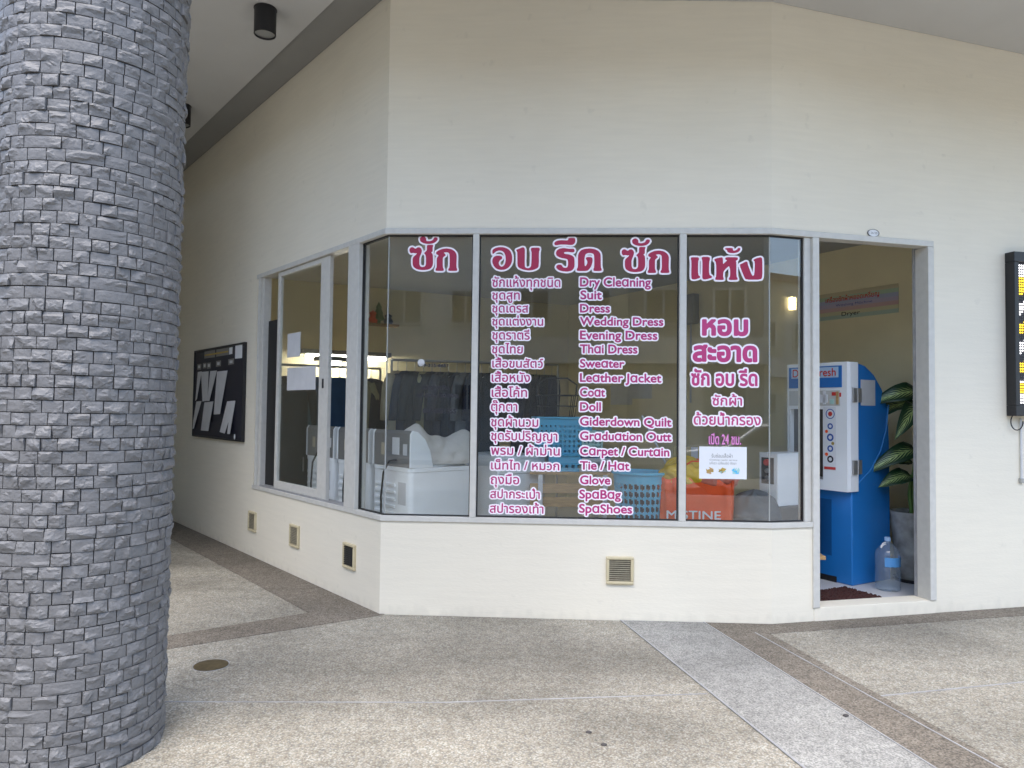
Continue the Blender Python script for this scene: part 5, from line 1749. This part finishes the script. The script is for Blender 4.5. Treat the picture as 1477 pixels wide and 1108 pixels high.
# ------------------------------------------------------------------ the street behind the viewer, seen in the glass
MT['h0'] = mat('house_cream', (.46, .41, .30), .8, var=.08, vscale=1.2)
MT['h1'] = mat('house_grey', (.22, .215, .20), .8, var=.08, vscale=1.2)
MT['h2'] = mat('house_white', (.46, .45, .42), .8, var=.08, vscale=1.2)
MT['roof'] = mat('roof_tile', (.22, .13, .10), .8, var=.1, vscale=6)
MT['hglass'] = mat('dark_window_glass', (.02, .025, .03), .08)
def house(x, m_, label, shutter):
    wd, ht = 4.4, 7.4
    r = thing('town_house', label, 'house', (x, -14.0, 0), math.pi)
    m = MB(); m.box(-wd / 2, wd / 2, 0, 7, 0, ht); m.build('wall', m_, r)
    m = MB(); m.box(-wd / 2 - .0, wd / 2, -.7, -.001, 3.05, 3.25); m.box(-wd / 2, wd / 2, -.7, -.6, 3.2505, 3.9); m.build('balcony', 'h2', r, bevel=.01)
    m = MB(); m.prism([(-wd / 2 - .02, -.4), (wd / 2 + .02, -.4), (wd / 2 + .02, 7.3), (-wd / 2 - .02, 7.3)], ht + .001, lambda px, py: ht + .25 + .25 * (py + .4)); m.build('roof', 'roof', r)
    for (cx, cz, ww, hh) in ((-1.1, 5.0, 1.1, 1.25), (1.05, 5.0, 1.3, 1.25), (-1.2, 1.9, 1.0, 1.0)):
        m = MB()
        for (x0, x1, z0, z1) in ((-ww / 2, ww / 2, hh / 2 - .08, hh / 2), (-ww / 2, ww / 2, -hh / 2, -hh / 2 + .08), (-ww / 2, -ww / 2 + .08, -hh / 2 + .0802, hh / 2 - .0802), (ww / 2 - .08, ww / 2, -hh / 2 + .0802, hh / 2 - .0802), (-.03, .03, -hh / 2 + .0802, hh / 2 - .0802)):
            m.box(cx + x0, cx + x1, -.09, .0, cz + z0, cz + z1)
        wn_ = m.build('window', 'h2', r)
        m = MB(); m.box(cx - ww / 2 + .0805, cx + ww / 2 - .0805, -.03, -.002, cz - hh / 2 + .0805, cz + hh / 2 - .0805); m.build('pane', 'hglass', wn_)
    m = MB()
    for k in range(22): m.box(-.25, 1.85, -.04 - .015 * (k % 2), -.001, .02 + k * .118, .02 + k * .118 + .117)
    m.build('door', shutter, r)
for i, (m_, sh, lab) in enumerate((('h1', 'steel', 'grey town house at the end of the row across the street'), ('h0', 'h2', 'cream town house with white shutter, second in the row across the street'), ('h2', 'steel', 'white town house with steel shutter, third in the row across the street'), ('h0', 'steel', 'cream town house with steel shutter across the street'), ('h1', 'h2', 'grey town house with white shutter across the street'), ('h2', 'h2', 'white town house with white shutter across the street'), ('h0', 'alu_dark', 'cream town house with dull grey shutter across the street'), ('h1', 'steel', 'grey town house with steel shutter across the street'), ('h0', 'h2', 'cream town house with white shutter near the far end of the row'), ('h2', 'alu_dark', 'white town house with dull grey shutter across the street'), ('h1', 'alu_dark', 'grey town house with dull grey shutter across the street'))):
    house(-13.5 + i * 4.42, m_, lab, sh)

def car():
    r = thing('parked_car', 'silver hatchback parked across the pavement, mirrored in the right window', 'car', (4.4, -4.6, -.13), 0)
    MT['carp'] = mat('silver_paint', (.5, .51, .53), .25, .5)
    prof = [(-2.05, .35), (-2.08, .62), (-1.98, .86), (-1.10, .98), (-.55, 1.38), (.30, 1.46), (1.15, 1.42), (1.78, 1.05), (1.98, .98), (2.04, .60), (2.0, .35)]
    m = MB()
    xf = Matrix(((1, 0, 0, 0), (0, 0, 1, 0), (0, 1, 0, 0), (0, 0, 0, 1)))
    m.prism(prof, -.84, .84, 0, xf); m.build('body', 'carp', r, smooth=True, bevel=.09, bseg=4, angle=50)
    for sy in (-1, 1):
        m = MB(); y0, y1 = sorted((sy * .835, sy * .848))
        m.prism([(-.95, .99), (-.50, 1.33), (.12, 1.38), (.12, .99)], y0, y1, 0, xf); m.build('side_window', 'hglass', r)
        m = MB(); m.prism([(.20, .99), (.20, 1.385), (1.05, 1.34), (1.5, 1.06), (1.45, .99)], y0, y1, 0, xf); m.build('side_window', 'hglass', r)
        for x in (-1.28, 1.28):
            W_ = MB(); X = Matrix.Translation((x, sy * .72, .31)) @ Matrix.Rotation(R(90), 4, 'X')
            W_.lathe([(.2, -.11), (.29, -.11), (.31, -.08), (.31, .08), (.29, .11), (.2, .11)], 28, xf=X); wh = W_.build('wheel', 'black', r, smooth=True)
            W_ = MB(); W_.lathe([(0, -.125), (.19, -.10), (.2, .10), (0, .125)], 20, xf=X); W_.build('rim', 'steel', wh, smooth=True)
        m = MB(); m.box(-2.085, -2.0, min(sy * .45, sy * .76), max(sy * .45, sy * .76), .66, .80); m.build('headlight', 'clear', r, bevel=.02)
    m = MB(); m.add([(-1.06, -.68, 1.022), (-1.06, .68, 1.022), (-.58, .62, 1.375), (-.58, -.62, 1.375)], [(0, 3, 2, 1)]); o = m.build('windscreen', 'hglass', r); so = o.modifiers.new('t', 'SOLIDIFY'); so.thickness = .012
car()

# unseen building added across the side lane to dim the left arcade
r = thing('lane_shade_block', 'unseen grey block added across the side lane to dim the left arcade', 'building', (0, 0, 0))
q = PA + nA * 13.0 - dA * 1.0
m = MB(); m.prism([q, q + dA * 16, q + dA * 16 + nA * 6, q + nA * 6], 0, 7); m.build('wall', 'h1', r)

# lit lamp on a house front, caught in the right-hand glass
d = ray(1141.5, 438)
o_ = Vector((0, 0, EYE))
pg = on_wall(1141.5, 438, PB + nC * GB, nC)
n3 = Vector((nC.x, nC.y, 0))
rd = d - n3 * (2 * d.dot(n3))
pl = pg + rd * ((-13.9 - pg.y) / rd.y)
MT['lamp_y'] = mat('lit_lamp_glass', (.8, .7, .4), .4, emit=(1, .80, .38), estr=9)
r = thing('wall_lantern', 'lit yellow lantern on a house front, mirrored in the right pane', 'lamp', (pl.x, -14.0, pl.z), math.pi)
k = 13 / 1050 * (pl - pg).length * .62
m = MB(); m.box(-k * .62, k * .62, -.26, -.06, -k * 1.25, k * 1.25); m.build('lamp_glass', 'lamp_y', r, bevel=.02)
m = MB(); m.box(-k * .66, k * .66, -.28, -.0, k * 1.2505, k * 1.38); m.box(-.05, .05, -.0598, 0, -.05, .05); m.build('lamp_bracket', 'black', r, bevel=.01)

# a little more of the shop's clutter
def folded(p, rz, cols, label):
    r = thing('folded_clothes', label, 'laundry', p, rz)
    z = 0
    for k, c in enumerate(cols):
        m = MB(); h_ = random.uniform(.022, .034)
        m.prism(rrect(.30 + random.uniform(-.02, .02), .24 + random.uniform(-.02, .02), .03, 4, random.uniform(-.01, .01), 0), z, z + h_); z += h_ + .0005
        m.build('folded_cloth', 'cl_' + c, r, bevel=.010, bseg=3)
p = at_depth(856, 660, 6.72)
folded((p.x, p.y, zt if isinstance(zt, float) and zt > .5 else FZ + .886), .1, ['white', 'beige', 'grey', 'white', 'denim', 'khaki'], 'pile of folded clothes at the right end of the slatted rack')
p = c1 + dA * 1.0 + d90 * .36
folded((p.x, p.y, FZ + .985), ANG_A, ['white', 'white', 'beige', 'white'], 'pile of pale folded clothes on the washing machine behind the post')
p = at_depth(1003, 668, 6.75)
r = thing('cardboard_box', 'yellowish cardboard box behind the orange bag', 'box', (p.x, p.y, FZ), -.3)
m = MB(); m.box(-.19, .19, -.16, .16, 0, 1.12); m.build('carton', mat('cardboard', (.46, .36, .14), .8, var=.08, vscale=5), r, bevel=.006)
m = MB(); m.box(-.03, .03, -.1615, -.1602, .3, 1.12); m.build('tape', 'paper_old', r)
